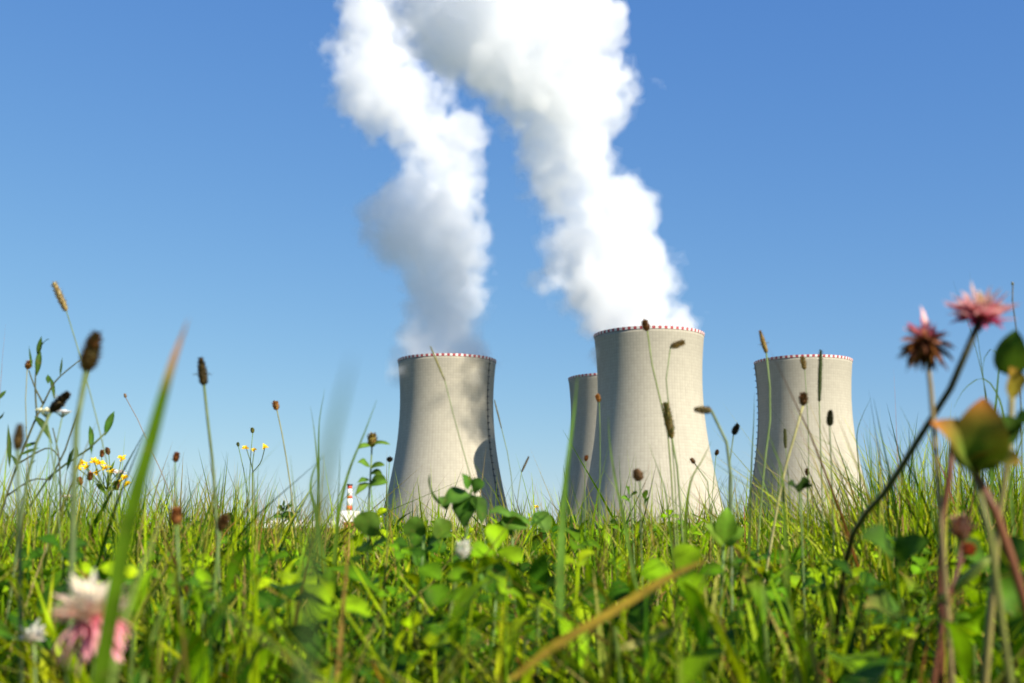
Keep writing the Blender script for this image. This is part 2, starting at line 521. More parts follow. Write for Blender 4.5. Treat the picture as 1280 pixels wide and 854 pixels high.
def make_tower(loc, label, ladder_deg=None, tall=1.0):
    root = tag(empty('cooling_tower', loc), label, 'cooling tower', 'cooling towers of the power station')
    root.scale = (1, 1, tall)
    zs = np.linspace(9.0, TOWER_H - 2.0, 60)
    prof = [(tower_r(z), z) for z in zs] + [(tower_r(z) - 1.1, z) for z in zs[::-1]]
    mb = MB(); revolve(mb, prof); shift(mb, loc).build('shell', CONCRETE, root)
    z0, z1 = TOWER_H - 2.0, TOWER_H
    mb = MB(); revolve(mb, [(tower_r(z0) + .35, z0 + .01), (tower_r(z1) + .35, z1), (tower_r(z1) - 1.4, z1), (tower_r(z0) - 1.4, z0 + .01)])
    shift(mb, loc).build('rim_band', RIM, root, smooth=False)
    mb = MB()
    n = 44
    for i in range(n):
        a0 = 2 * math.pi * i / n
        for s in (-1, 1):
            a1 = a0 + s * math.pi / n
            rb, rt = tower_r(0) + 1.5, tower_r(9.0) - .5
            tube(mb, [[rb * math.cos(a0), rb * math.sin(a0), 0], [rt * math.cos(a1), rt * math.sin(a1), 9.2]], .55, 6)
    shift(mb, loc).build('support_columns', CONCRETE, root)
    mb = MB(); revolve(mb, [(tower_r(0) + 3.2, 0), (tower_r(0) + 3.2, 1.6), (tower_r(0) + 2.6, 1.6), (tower_r(0) + 2.6, 0)])
    shift(mb, loc).build('basin_wall', CONCRETE, root)
    if ladder_deg is not None:
        a = R(ladder_deg)      # from the side that faces the camera, towards its right
        out = np.array([math.sin(a), -math.cos(a), 0]); tan = np.array([math.cos(a), math.sin(a), 0])
        mb = MB()
        zz = np.linspace(10, TOWER_H - 1, 60)
        rail = np.array([out * (tower_r(z) + .55) + np.array([0, 0, z]) for z in zz])
        for s in (-.45, .45): tube(mb, rail + tan * s, .13, 6)
        for z in np.arange(14, TOWER_H - 3, 5.6):
            c = out * (tower_r(z) + 1.0) + np.array([0, 0, z])
            bx = [c + tan * sx * .8 + out * sy * .7 + np.array([0, 0, sz * .35]) for sx in (-1, 1) for sy in (-1, 1) for sz in (-1, 1)]
            mb.add(bx, [[0, 1, 3, 2], [4, 6, 7, 5], [0, 4, 5, 1], [2, 3, 7, 6], [0, 2, 6, 4], [1, 5, 7, 3]])
        shift(mb, loc).build('ladder', DARK_STEEL, root)
    return root


def tower_loc(px, width_px):
    d = 2 * tower_r(TOWER_H) * FPX / width_px
    return ((px - 640) / FPX * d, d, 0.0)


T1 = tower_loc(558, 124); T2 = tower_loc(813.5, 139); T3 = tower_loc(1007.5, 121); T4 = tower_loc(765, 108)
make_tower(T1, 'pale concrete cooling tower with a steam shadow and dark ladder down its side', 61, .968)
make_tower(T2, 'largest pale concrete cooling tower, nearest of four, pouring thick white steam', None, .99)
make_tower(T3, 'idle concrete cooling tower without steam standing alone, ladder along its edge', -93, .987)
make_tower(T4, 'far cooling tower half hidden behind the largest one, without steam')


# ------------------------------------------------------------------ steam
def fbm(shape, cell, octaves, seed, gain=0.5):
    rng = np.random.default_rng(seed)
    out = np.zeros(shape, np.float32); amp = 1.0; tot = 0
    for o in range(octaves):
        c = cell / 2 ** o
        L = rng.random([int(s / c) + 3 for s in shape]).astype(np.float32)
        idx = []
        for s in shape:
            u = np.arange(s) / c; i = u.astype(int); f = (u - i).astype(np.float32); idx.append((i, f * f * (3 - 2 * f)))
        (ix, fx), (iy, fy), (iz, fz) = idx
        A = L[ix] * (1 - fx)[:, None, None] + L[ix + 1] * fx[:, None, None]
        A = A[:, iy] * (1 - fy)[None, :, None] + A[:, iy + 1] * fy[None, :, None]
        A = A[:, :, iz] * (1 - fz)[None, None, :] + A[:, :, iz + 1] * fz[None, None, :]
        out += amp * (A - .5); tot += amp; amp *= gain
    return out / tot * 2


def surface_nets(F, iso):
    G = F - iso
    ins = G > 0
    nx, ny, nz = F.shape
    c = np.zeros((nx - 1, ny - 1, nz - 1), np.int8)
    for dx in (0, 1):
        for dy in (0, 1):
            for dz in (0, 1):
                c += ins[dx:nx - 1 + dx, dy:ny - 1 + dy, dz:nz - 1 + dz]
    act = (c > 0) & (c < 8)
    I = np.argwhere(act)
    ids = np.full(c.shape, -1, np.int64); ids[act] = np.arange(len(I))
    acc = np.zeros((len(I), 3)); cnt = np.zeros(len(I))
    for ax in range(3):
        o1, o2 = [k for k in range(3) if k != ax]
        for a in (0, 1):
            for b in (0, 1):
                p = I.copy(); p[:, o1] += a; p[:, o2] += b
                q = p.copy(); q[:, ax] += 1
                g0 = G[p[:, 0], p[:, 1], p[:, 2]]; g1 = G[q[:, 0], q[:, 1], q[:, 2]]
                m = (g0 > 0) != (g1 > 0)
                t = np.where(m, g0 / np.where(m, g0 - g1, 1), 0)
                pt = p.astype(float); pt[:, ax] += t
                acc[m] += pt[m]; cnt[m] += 1
    V = acc / cnt[:, None]
    Q = []
    for ax in range(3):
        o1, o2 = [(1, 2), (2, 0), (0, 1)][ax]
        s0 = [slice(1, -1)] * 3; s1 = [slice(1, -1)] * 3
        s0[ax] = slice(0, -1); s1[ax] = slice(1, None)
        a, b = ins[tuple(s0)], ins[tuple(s1)]
        E = np.argwhere(a != b)
        e = E.copy()
        for k in range(3):
            if k != ax: e[:, k] += 1
        def cid(d1, d2):
            z = e.copy(); z[:, o1] -= d1; z[:, o2] -= d2
            return ids[z[:, 0], z[:, 1], z[:, 2]]
        q = np.stack([cid(1, 1), cid(0, 1), cid(0, 0), cid(1, 0)], 1)
        flip = ~a[E[:, 0], E[:, 1], E[:, 2]]
        q[flip] = q[flip][:, ::-1]
        Q.append(q)
    return V, np.concatenate(Q)


def make_plume(label, loc, prof, seed, dens, torn=1.0):
    """prof: rows (photo y, left x, right x, drift in depth) of the plume's outline at its tower's distance."""
    rng = np.random.default_rng(seed)
    d = loc[1]
    rows = []
    for y, xl, xr, dr in prof:
        pl, pr_ = at(xl, y, d + dr), at(xr, y, d + dr)
        rows.append(((pl[0] + pr_[0]) / 2, d + dr, pl[2], (pr_[0] - pl[0]) / 2 * 1.04))
    rows = np.array(rows)
    lo = np.array([(rows[:, 0] - rows[:, 3]).min(), (rows[:, 1] - rows[:, 3]).min(), rows[:, 2].min()]) - 30
    hi = np.array([(rows[:, 0] + rows[:, 3]).max(), (rows[:, 1] + rows[:, 3]).max(), rows[:, 2].max()]) + 30
    h = 1.55
    shape = np.ceil((hi - lo) / h).astype(int)
    F = np.full(shape, -40.0, np.float32)
    zc = np.linspace(0, 1, len(rows))

    def at_t(t): return np.array([np.interp(t, zc, rows[:, k]) for k in range(4)])

    def puff(c, r):
        ext = r + 16
        a = np.maximum(((c - ext - lo) / h).astype(int), 0); b = np.minimum(((c + ext - lo) / h).astype(int) + 1, shape)
        if (b <= a).any(): return
        g = [lo[k] + h * np.arange(a[k], b[k]) - c[k] for k in range(3)]
        D = r - np.sqrt(g[0][:, None, None] ** 2 + g[1][None, :, None] ** 2 + g[2][None, None, :] ** 2)
        s = F[a[0]:b[0], a[1]:b[1], a[2]:b[2]]
        np.maximum(s, D, out=s)
    big = []
    for t in np.linspace(0, 1, 64):
        x, y, z, w = at_t(t)
        r0 = w * rng.uniform(.42, .62) * (1 if t > .12 else 1.15)
        ph, q = rng.uniform(0, 2 * np.pi), (w - r0) * rng.uniform(.2, 1.0)
        big.append((np.array([x + q * math.cos(ph), y + .8 * q * math.sin(ph), z + rng.uniform(-4, 4)]), r0))
    for t in np.linspace(0, 1, 210):
        x, y, z, w = at_t(t)
        r0 = w * rng.uniform(.18, .36)
        ph, q = rng.uniform(0, 2 * np.pi), (w - r0) * rng.uniform(.75, 1.06)
        big.append((np.array([x + q * math.cos(ph), y + .8 * q * math.sin(ph), z + rng.uniform(-5, 5)]), r0))
    mids = []
    for c, r in big:
        puff(c, r)
        for _ in range(9):
            n = unit(rng.normal(size=3)); r2 = r * rng.uniform(.2, .42)
            mids.append((c + n * (r - r2 * .25), r2))
    for c, r in mids:
        puff(c, r)
        if r > 4:
            for _ in range(5):
                n = unit(rng.normal(size=3)); r2 = r * rng.uniform(.28, .5)
                puff(c + n * (r - r2 * .2), r2)
    # billows swell the puffs and flow-torn noise eats into them, more so higher up
    zt = np.clip((np.arange(shape[2]) * h + lo[2] - rows[0, 2]) / (rows[-1, 2] - rows[0, 2]), 0, 1)[None, None, :]
    N = fbm(tuple(shape), 13, 3, seed + 1, .6)
    N2 = fbm(tuple(shape), 24, 4, seed + 2, .55)
    N3 = fbm(tuple(shape), 7, 3, seed + 4, .7)
    B = np.abs(fbm(tuple(shape), 17, 3, seed + 3, .6))
    F = F + N * (7 + 6 * zt) + N2 * (9 + 22 * zt) * torn + N3 * (6.5 + 5 * zt) + B * 17 - 3.0 - 4.0 * zt * torn
    F[0], F[-1], F[:, 0], F[:, -1], F[:, :, 0], F[:, :, -1] = -50, -50, -50, -50, -50, -50
    root = tag(empty('steam_plume', loc), label, 'steam', 'steam plumes from the cooling towers')
    for nm, iso, k in (('outer_wisps', -6.0, 0), ('thin_veil', -2.5, 1), ('steam_body', 0.8, 2), ('dense_core', 5.0, 3)):
        V, Q = surface_nets(F, iso)
        mb = MB(); mb.add(lo + V * h, Q, None, (1, 1, 1))
        mb.build(nm, steam_material(nm, dens[k]), root)
    return root


P2 = [(438, 752, 872, 6), (420, 748, 862, 8), (400, 736, 850, 13), (370, 688, 850, 18), (345, 668, 832, 20), (310, 668, 816, 18), (280, 682, 812, 11), (250, 678, 798, 3),
      (215, 656, 774, -7), (190, 640, 754, -14), (160, 626, 768, -21), (130, 614, 786, -27), (100, 600, 800, -31), (60, 552, 802, -36), (30, 520, 778, -38),
      (0, 500, 740, -40), (-30, 482, 712, -42)]
P1 = [(470, 505, 612, 0), (452, 502, 610, 0), (430, 502, 596, 2), (410, 498, 592, 4), (380, 504, 604, 9), (350, 498, 614, 14), (325, 482, 606, 20), (305, 446, 598, 26), (290, 440, 596, 30),
      (270, 470, 602, 36), (240, 488, 606, 42), (215, 508, 602, 46), (190, 508, 590, 50), (165, 478, 602, 53), (140, 440, 580, 56), (110, 408, 560, 59),
      (80, 400, 522, 62), (55, 410, 506, 64), (30, 426, 512, 65), (0, 430, 522, 66), (-30, 430, 530, 67)]
make_plume('brilliant white steam plume billowing out of the largest cooling tower', T2, P2, 11, (0.006, 0.016, 0.018, 0.006), 1.0)
make_plume('greyer thinner steam plume rising from the tower with the ladder', T1, P1, 23, (0.004, 0.011, 0.012, 0.006), 0.8)


# ------------------------------------------------------------------ power station buildings far off
def box(mb, x0, x1, y0, y1, z0, z1):
    mb.add([[x0, y0, z0], [x1, y0, z0], [x1, y1, z0], [x0, y1, z0], [x0, y0, z1], [x1, y0, z1], [x1, y1, z1], [x0, y1, z1]],
           [[0, 3, 2, 1], [4, 5, 6, 7], [0, 1, 5, 4], [1, 2, 6, 5], [2, 3, 7, 6], [3, 0, 4, 7]])


def building(px0, px1, ytop, depth, label, deep=30, red=True, bays=6):
    x0, x1 = (px0 - 640) / FPX * depth, (px1 - 640) / FPX * depth
    h = (HORIZON - ytop) / FPX * depth
    root = tag(empty('industrial_building', ((x0 + x1) / 2, depth, 0)), label, 'building', 'power station buildings')
    mb = MB(); box(mb, x0, x1, depth, depth + deep, 0, h * .62); mb.build('wall', RED_PANEL if red else WHITE_PANEL, root, smooth=False)
    mb = MB(); box(mb, x0 - .3, x1 + .3, depth - .3, depth + deep + .3, h * .62, h); mb.build('parapet', WHITE_PANEL, root, smooth=False)
    mb = MB(); box(mb, x0 + .5, x1 - .5, depth + .5, depth + deep - .5, h, h + .5); mb.build('roof', GREY_ROOF, root, smooth=False)
    w = (x1 - x0) / bays
    for i in range(bays):
        mb = MB(); box(mb, x0 + w * (i + .3), x0 + w * (i + .7), depth - .12, depth + .1, h * .22, h * .36); mb.build('window', GLASSY, root, smooth=False)
    return root


building(318, 424, 651, 840, 'long low works hall in red and white cladding, left of the chimney', 40, True, 12)
building(425, 446, 639, 870, 'tall pale plant block with a red band at the foot of the chimney', 26, True, 3)
building(447, 474, 646, 880, 'low pale plant block between the chimney and the cooling tower', 24, False, 4)
building(905, 940, 652, 1250, 'low pale shed between the largest tower and the lone tower', 24, False, 4)
cx, cd = (438.5 - 640) / FPX * 900, 900
ch = (HORIZON - 608) / FPX * cd
root = tag(empty('chimney', (cx, cd, 0)), 'slim white chimney with red bands above the works buildings', 'chimney')
bands = [0, .55, .63, .76, .81, .94, 1.0]
for i in range(len(bands) - 1):
    z0, z1 = bands[i] * ch, bands[i + 1] * ch
    r0, r1 = 2.7 - .9 * bands[i], 2.7 - .9 * bands[i + 1]
    mb = MB(); tube(mb, [[cx, cd, z0], [cx, cd, z1]], [r0, r1], 24)
    mb.build('red_band' if i % 2 else 'white_band', RED_PAINT if i % 2 else WHITE_PANEL, root)
mb = MB(); tube(mb, [[cx, cd, ch], [cx, cd, ch + 1.2]], 2.3, 24); mb.build('chimney_cap', DARK_STEEL, root)

# ------------------------------------------------------------------ meadow: what nobody could count
GREENS = np.array([[0.085, 0.200, 0.003], [0.180, 0.335, 0.003], [0.280, 0.405, 0.003], [0.032, 0.100, 0.004], [0.360, 0.420, 0.006]])
STRAW = np.array([[0.36, 0.26, 0.09], [0.28, 0.17, 0.05], [0.22, 0.09, 0.03], [0.42, 0.34, 0.15]])


def field(n, d0, d1, margin=0.45, spread=0.50):
    """Random spots over the part of the meadow ahead of the camera, even per square metre."""
    y = np.sqrt(RNG.uniform(d0 ** 2, d1 ** 2, n))
    x = RNG.uniform(-1, 1, n) * (spread * y + margin)
    return x, y


def vnoise(x, y, cell, seed):
    rng = np.random.default_rng(seed)
    L = rng.random((257, 257))
    u, v = x / cell + 1000.0, y / cell + 1000.0
    i, j = np.floor(u).astype(int), np.floor(v).astype(int)
    f, g_ = u - i, v - j
    f, g_ = f * f * (3 - 2 * f), g_ * g_ * (3 - 2 * g_)
    q = lambda a, b: L[a % 257, b % 257]
    return (q(i, j) * (1 - f) + q(i + 1, j) * f) * (1 - g_) + (q(i, j + 1) * (1 - f) + q(i + 1, j + 1) * f) * g_


def clump(x, y):
    """The sward grows in tufts: 0 in the gaps between them, 1 in their middles."""
    n = vnoise(x, y, .075, 3) * .65 + vnoise(x, y, .19, 4) * .35
    return np.clip((n - .28) / .42, 0, 1)


def blades(mb, x, y, h, width, segs=5, three=True, lean=0.35, straw=0.07):
    n = len(x)
    az = RNG.uniform(0, 2 * np.pi, n)
    ln = np.abs(RNG.normal(0, lean, n)) * h
    curl = RNG.uniform(0.0, 0.9, n) ** 2 * h * 0.55
    t = np.linspace(0, 1, segs + 1)
    dirx, diry = np.cos(az), np.sin(az)
    ox = ln[:, None] * t ** 1.3 + curl[:, None] * t ** 3
    z = h[:, None] * (t - 0.18 * (curl / h)[:, None] * t ** 4)
    P = np.stack([x[:, None] + dirx[:, None] * ox, y[:, None] + diry[:, None] * ox, z], -1)
    fa = az + np.pi / 2 + RNG.normal(0, .7, n)
    A = np.stack([np.cos(fa), np.sin(fa), np.zeros(n)], -1)
    W = width[:, None] * np.minimum(1.0, (1.02 - t ** 2.2)) * (0.7 + .3 * np.minimum(1, t * 4))
    kind = (vnoise(x, y, .10, 9) * 3.0 + RNG.random(n) * 2.6).astype(int) % len(GREENS)      # each tuft has its own green
    base = GREENS[kind] * RNG.uniform(.65, 1.2, n)[:, None]
    dry = RNG.random(n) < straw
    base[dry] = STRAW[RNG.integers(0, len(STRAW), dry.sum())] * RNG.uniform(.7, 1.1, dry.sum())[:, None]
    C = np.repeat(base[:, None], segs + 1, 1)
    tipdry = (RNG.random(n) < .22)[:, None, None] * (t[None, :, None] ** 4) * .8
    C = C * (1 - tipdry) + STRAW[0] * tipdry
    S_ = segs + 1
    if three:
        nrm = np.stack([-A[:, 1], A[:, 0], np.zeros(n)], -1)
        off = A[:, None] * W[..., None] / 2; up = nrm[:, None] * W[..., None] * .18
        V = np.stack([P - off + up, P, P + off + up], 2)
        b = (np.arange(n)[:, None] * S_ + np.arange(segs)[None]) * 3
        Q = np.concatenate([np.stack([b, b + 1, b + 4, b + 3], -1).reshape(-1, 4), np.stack([b + 1, b + 2, b + 5, b + 4], -1).reshape(-1, 4)])
        C = np.repeat(C[:, :, None], 3, 2)
    else:
        off = A[:, None] * W[..., None] / 2
        V = np.stack([P - off, P + off], 2)
        b = (np.arange(n)[:, None] * S_ + np.arange(segs)[None]) * 2
        Q = np.stack([b, b + 1, b + 3, b + 2], -1).reshape(-1, 4)
        C = np.repeat(C[:, :, None], 2, 2)
    mb.add(V.reshape(-1, 3), Q, None, C.reshape(-1, 3))


def limit(x, y, h, line=648.0, soft=16.0):
    """Close to the camera the sward is lower: tops stay under the sight line to the towers' feet."""
    low = np.where(np.abs(x / y * FPX + 640 - 390) < 80, 32.0, 0.0)      # a grazed-down patch toward the works
    top = CAM_H + y * (HORIZON - line - low + RNG.exponential(soft, len(x)) * np.where(low > 0, .5, 1)) / FPX
    return np.minimum(h, np.maximum(top, 0.04))


def canopy(y, top, bottom, bias=1.0):
    """Heights of plants close by: uneven, but low enough to look over."""
    f = RNG.random(len(y)) ** bias
    return np.maximum(CAM_H + y * (HORIZON - (top + (bottom - top) * f)) / FPX, .03)


mb = MB()
x, y = field(14500, 0.50, 1.2, .35)
cl = clump(x, y)
blades(mb, x, y, canopy(y, 625, 805, 1.0) * (.5 + .5 * cl), RNG.uniform(.0036, .0100, len(x)), 6, True, .70)
# broad blades right in front
y = RNG.uniform(.46, 1.0, 950); x = (RNG.uniform(-80, 1360, 950) - 640) / FPX * y
blades(mb, x, y, canopy(y, 668, 830), RNG.uniform(.006, .0120, len(x)), 8, True, .75, .10)
x, y = field(18000, 1.2, 3.2, .5)
cl = clump(x, y)
blades(mb, x, y, limit(x, y, np.clip(RNG.normal(.30, .05, len(x)), .08, .48), 618, 26) * (.55 + .45 * cl), RNG.uniform(.0040, .0115, len(x)), 5, True, .58)
x, y = field(30000, 3.2, 9, .9)
cl = clump(x * .5, y * .5)
blades(mb, x, y, limit(x, y, np.clip(RNG.normal(.325, .08, len(x)), .08, .6), 626, 20) * (.65 + .35 * cl), RNG.uniform(.004, .010, len(x)), 4, False, .36)
x, y = field(24000, 9, 30, 1.5)
blades(mb, x, y, np.clip(RNG.normal(.25, .06, len(x)), .1, .5), RNG.uniform(.005, .012, len(x)), 3, False, .3)
x, y = field(22000, 30, 110, 3)
blades(mb, x, y, np.clip(RNG.normal(.23, .06, len(x)), .1, .45), RNG.uniform(.015, .04, len(x)), 2, False, .3)
# sward beside and behind the camera: it shades what the camera sees
n = 5000
x = RNG.uniform(-1.6, 1.9, n); y = RNG.uniform(-1.2, 0.42, n)
k = np.hypot(x, y) > .34
k &= ~((np.abs(x) < .28) & (y > -.25))
x, y = x[k], y[k]
blades(mb, x, y, np.clip(RNG.normal(.22, .05, len(x)), .06, .32), RNG.uniform(.002, .005, len(x)), 4, False, .35)
# unseen taller grass, added out to the right to shade the right-hand corner
n = 900
x = RNG.uniform(.72, 1.35, n); y = RNG.uniform(-.15, .62, n)
blades(mb, x, y, RNG.uniform(.30, .50, n), RNG.uniform(.005, .010, n), 5, False, .25)
o = mb.build('grass', LEAF)
tag(o, 'dense sunlit green meadow grass with some dry blades covering the ground', 'grass', kind='stuff')

# taller thin culms and blades above the sward, thicker towards both sides
mb = MB()


def tall(n, d0, d1, x0, x1, ymin, ymax, w0=.0012, w1=.0032, lean=.14, straw=.12):
    y = RNG.uniform(d0, d1, n)
    px = RNG.uniform(x0, x1, n)
    x = (px - 640) / FPX * y
    top = ymin + (ymax - ymin) * RNG.random(n) ** .6
    h = CAM_H + y * (HORIZON - top) / FPX
    blades(mb, x, y, h, RNG.uniform(w0, w1, n), 7, True, lean, straw)


tall(1500, .9, 2.4, -80, 1360, 592, 658, .0026, .0062, .22)
tall(800, 1.4, 4.0, -80, 1360, 590, 655, .0018, .0050, .18)
tall(1250, .9, 2.6, 1060, 1340, 505, 635, .0026, .0062, .2)
tall(900, 1.0, 3.0, 900, 1340, 565, 645, .0024, .0062, .2)
tall(1400, .9, 2.6, -80, 330, 560, 645, .0026, .0062, .22)
tall(260, .8, 1.7, 1110, 1340, 470, 610, .0022, .0052, .25)
tall(260, .8, 1.7, -80, 160, 520, 640, .0022, .0056, .25)
tall(120, .8, 1.8, 160, 340, 570, 645, .0022, .0056, .25)
tall(170, 1.0, 2.8, 640, 1000, 548, 640, .0020, .0050)
tall(110, 1.0, 2.8, 330, 640, 556, 640, .0020, .0050)
o = mb.build('tall_grass', LEAF)
tag(o, 'thin tall grass blades rising above the sward against the sky', 'grass', kind='stuff')

# clover and broad-leaved herbs of the sward
mb = MB()


def trefoil(c, size, tilt, col):
    n = unit(np.array([RNG.normal(0, tilt), RNG.normal(0, tilt) - .25, 1.0]))
    a = unit(np.cross(n, (RNG.normal(), RNG.normal(), .2))); b = np.cross(n, a)
    p0 = RNG.uniform(0, 6.28)
    for k in range(3):
        ph = p0 + k * 2.094
        d = a * math.cos(ph) + b * math.sin(ph)
        leaf(mb, c + d * size * .06, c + d * size + n * size * RNG.uniform(-.15, .25), size * .8, n, .3, .10, vary(col, .2), 'obovate', 7)


x, y = field(2600, .62, 2.4, .35)
hh = np.where(y < 1.3, canopy(y, 676, 840), limit(x, y, np.clip(RNG.normal(.225, .045, len(x)), .07, .30), 672, 14))
y2 = RNG.uniform(.52, 1.05, 210); x2 = (RNG.uniform(-120, 1400, 210) - 640) / FPX * y2
x, y, hh = np.concatenate([x, x2]), np.concatenate([y, y2]), np.concatenate([hh, canopy(y2, 712, 850)])
for X, Y, Z in zip(x, y, hh):
    c = np.array([X, Y, Z]); s = RNG.uniform(.008, .020)
    col = GREENS[RNG.choice([0, 0, 1, 2, 3, 3])] * RNG.uniform(.55, 1.1)
    tube(mb, spline([[X + RNG.normal(0, .02), Y + RNG.normal(0, .02), 0], [X + RNG.normal(0, .006), Y, Z * .6], c], 5), .0007, 4, col)
    trefoil(c, s, .55, col)
o = mb.build('clover_leaves', LEAF)
tag(o, 'three-lobed clover leaves growing through the grass', 'clover', kind='stuff')

mb = MB()
x, y = field(1600, .6, 2.6, .35)
hh = np.where(y < 1.3, canopy(y, 664, 850), limit(x, y, np.clip(RNG.normal(.24, .045, len(x)), .08, .31), 664, 22))
y2 = RNG.uniform(.52, 1.05, 190); x2 = (RNG.uniform(-120, 1400, 190) - 640) / FPX * y2
x, y, hh = np.concatenate([x, x2]), np.concatenate([y, y2]), np.concatenate([hh, canopy(y2, 700, 850)])
for X, Y, Z in zip(x, y, hh):
    az = RNG.uniform(0, 6.28); l = RNG.uniform(.04, .10) if Y > 1.3 else RNG.uniform(.025, .06)
    b = np.array([X, Y, max(Z - l * .75, .0)]); t = b + np.array([math.cos(az) * l * .55, math.sin(az) * l * .55, Z - b[2]])
    tube(mb, spline([[X - .02 * math.cos(az), Y - .02 * math.sin(az), 0], b], 3), .0011, 4, (.1, .16, .03))
    leaf(mb, b, t, RNG.uniform(.006, .016), (math.cos(az) * -.6, math.sin(az) * -.6, .8), .3, .16, GREENS[RNG.integers(0, 4)] * RNG.uniform(.6, 1.1), 'lance', 9,
         STRAW[2] if RNG.random() < .12 else None)
# big leaves right in front of the lens
for i in range(24):
    d = RNG.uniform(.42, .75); px = RNG.uniform(-80, 1360) if i % 2 else RNG.uniform(940, 1360)
    py = RNG.uniform(700, 900)
    c = at(px, py, d)
    if c[2] < .03: continue
    az = RNG.uniform(0, 6.28); l = RNG.uniform(.02, .042)
    b = c + np.array([-math.cos(az) * l * .6, -math.sin(az) * l * .5, -l * .35]); t = c + np.array([math.cos(az) * l * .4, math.sin(az) * l * .4, l * RNG.uniform(-.1, .5)])
    b[2] = max(b[2], .01)
    tube(mb, spline([[b[0] + RNG.normal(0, .01), b[1] + .01, 0], b], 3), .0011, 4, (.1, .16, .03))
    leaf(mb, b, t, RNG.uniform(.009, .021), (RNG.normal(0, .3), -.35, .9), .3, .14, GREENS[RNG.integers(0, 4)] * RNG.uniform(.5, 1.0), 'ovate' if i % 2 else 'obovate', 11,
         STRAW[1] if RNG.random() < .1 else None)
o = mb.build('broad_leaves', LEAF)
tag(o, 'long broad herb leaves standing among the grass blades', 'leaves', kind='stuff')


# ------------------------------------------------------------------ single plants that the photograph shows
def path(pts, d, n=16, root=True, jit=0.01):
    """World curve from the ground up through photo points (listed top first) at depth d (one number or one per point)."""
    ds = d if isinstance(d, (list, tuple)) else [d] * len(pts)
    P = [at(px, py, dd) for (px, py), dd in zip(pts, ds)][::-1]
    if root and P[0][2] > 0.01:
        sl = P[0] - P[1]
        k = min(P[0][2] / max(-sl[2], 1e-3), 13.0)
        g_ = P[0] + np.clip(sl * k * .8, -.3, .3); g_[2] = 0.0
        P = [g_, g_ * .75 + P[0] * .25, g_ * .5 + P[0] * .5, g_ * .25 + P[0] * .75] + P
    return spline(P, n)


GREEN_STEM = (.10, .17, .03)


def stalk_thing(name, label, cat, pts, d, r, col=GREEN_STEM, n=16, group=None, stem_name='stem', taper=.7):
    P = path(pts, d, n)
    root = tag(empty(name, tuple(P[0])), label, cat, group)
    mb = MB(); tube(mb, P, np.linspace(r, r * taper, n), 7, col); mb.build(stem_name, STEM, root)
    return root, P


def plantain(label, pts, d, tip, rad, r=.0009, cols=((.07, .05, .02), (.12, .08, .03), (.045, .035, .018)), stem=(.09, .13, .04), ring=None):
    rad *= .86
    root, P = stalk_thing('plantain', label, 'plantain', pts, d, r, stem, group='ribwort plantains in the meadow')
    dd = d[0] if isinstance(d, (list, tuple)) else d
    top = at(tip[0], tip[1], dd)
    mb = MB()
    spike(mb, P[-1], top, rad, cols, 240, rad * .46, lambda u: np.sin(np.pi * np.clip(u * .9 + .1, 0, 1) ** .8) ** .7 * .95 + .05)
    if ring:
        ax = unit(top - P[-1]); c = P[-1] + (top - P[-1]) * ring
        petals(mb, c, ax, 16, rad * 1.6, rad * .25, 70, 95, [(.6, .5, .3)], rad * .8, 0)
    if not ring and random.random() < .6:
        ax = unit(top - P[-1]); u = random.uniform(.15, .6)
        petals(mb, P[-1] + (top - P[-1]) * u, ax, random.randint(6, 14), rad * 1.5, rad * .16, 70, 100, [(.42, .34, .20), (.30, .22, .10)], rad * .7, 0)
    mb.build('flower_head', SEED, root)
    return root


def timothy(label, pts, d, tip, rad, cols=((.40, .30, .12), (.30, .20, .08), (.45, .36, .18)), r=.0006, stem=(.14, .19, .06), name='timothy_grass'):
    root, P = stalk_thing(name, label, 'grass stalk', pts, d, r, stem, group='grass stalks with seed heads')
    dd = d[0] if isinstance(d, (list, tuple)) else d
    mb = MB()
    spike(mb, P[-1], at(tip[0], tip[1], dd), rad, cols, 300, rad * .45, lambda u: np.clip(np.sin(np.pi * np.clip(u * .94 + .04, 0, 1)), 0, 1) ** .4, rad * .8)
    mb.build('seed_head', SEED, root)
    return root


def bud(label, pts, d, rad, cols, r=.0007, stem=GREEN_STEM, name='flower_bud', cat='flower', long=1.2):
    root, P = stalk_thing(name, label, cat, pts, d, r, stem, group='small dry flower heads above the grass')
    ax = unit(P[-1] - P[-2])
    mb = MB()
    rad *= .84
    bend = unit(ax + np.array([random.uniform(-.35, .35), 0, random.uniform(-.1, .2)]))
    tip = P[-1] + bend * rad * 2 * long
    spike(mb, P[-1] - ax * rad * .2, tip, rad * random.uniform(.8, 1.0), cols, 110, rad * .55)
    petals(mb, P[-1] + bend * rad * 1.1 * long, bend, random.randint(7, 14), rad * random.uniform(1.1, 1.7), rad * .22, 5, 60, [np.array(c) * random.uniform(.9, 1.7) for c in cols])
    petals(mb, P[-1], ax, 6, rad * 1.1, rad * .5, 40, 75, [np.array(stem) * .8], 0, .4)
    mb.build('flower_head', SEED, root)
    return root


def blade_thing(label, pts, d, width, col, tipcol=None, twist=0.0, name='grass_blade', n=60, root=True, sharp=2.2, fold=.3, slim=0.0):
    P = path(pts, d, n, root)
    t = np.linspace(0, 1, n)
    W = width * np.minimum(1, 1.03 - t ** sharp) * np.minimum(1, .45 + t * 2.5)
    if slim: W = W * np.clip((t - slim) / .3, .12, 1)
    C = np.tile(np.asarray(col, float), (n, 1))
    if tipcol is not None: C = C + (np.asarray(tipcol) - C) * np.clip((t - .935) / .03, 0, 1)[:, None]
    mb = MB(); strip(mb, P, W, (math.cos(twist), math.sin(twist), 0), fold, C)
    o = mb.build(name, LEAF, loc=tuple(P[0]))
    tag(o, label, 'grass blade', 'single grass blades close to the camera')
    return o


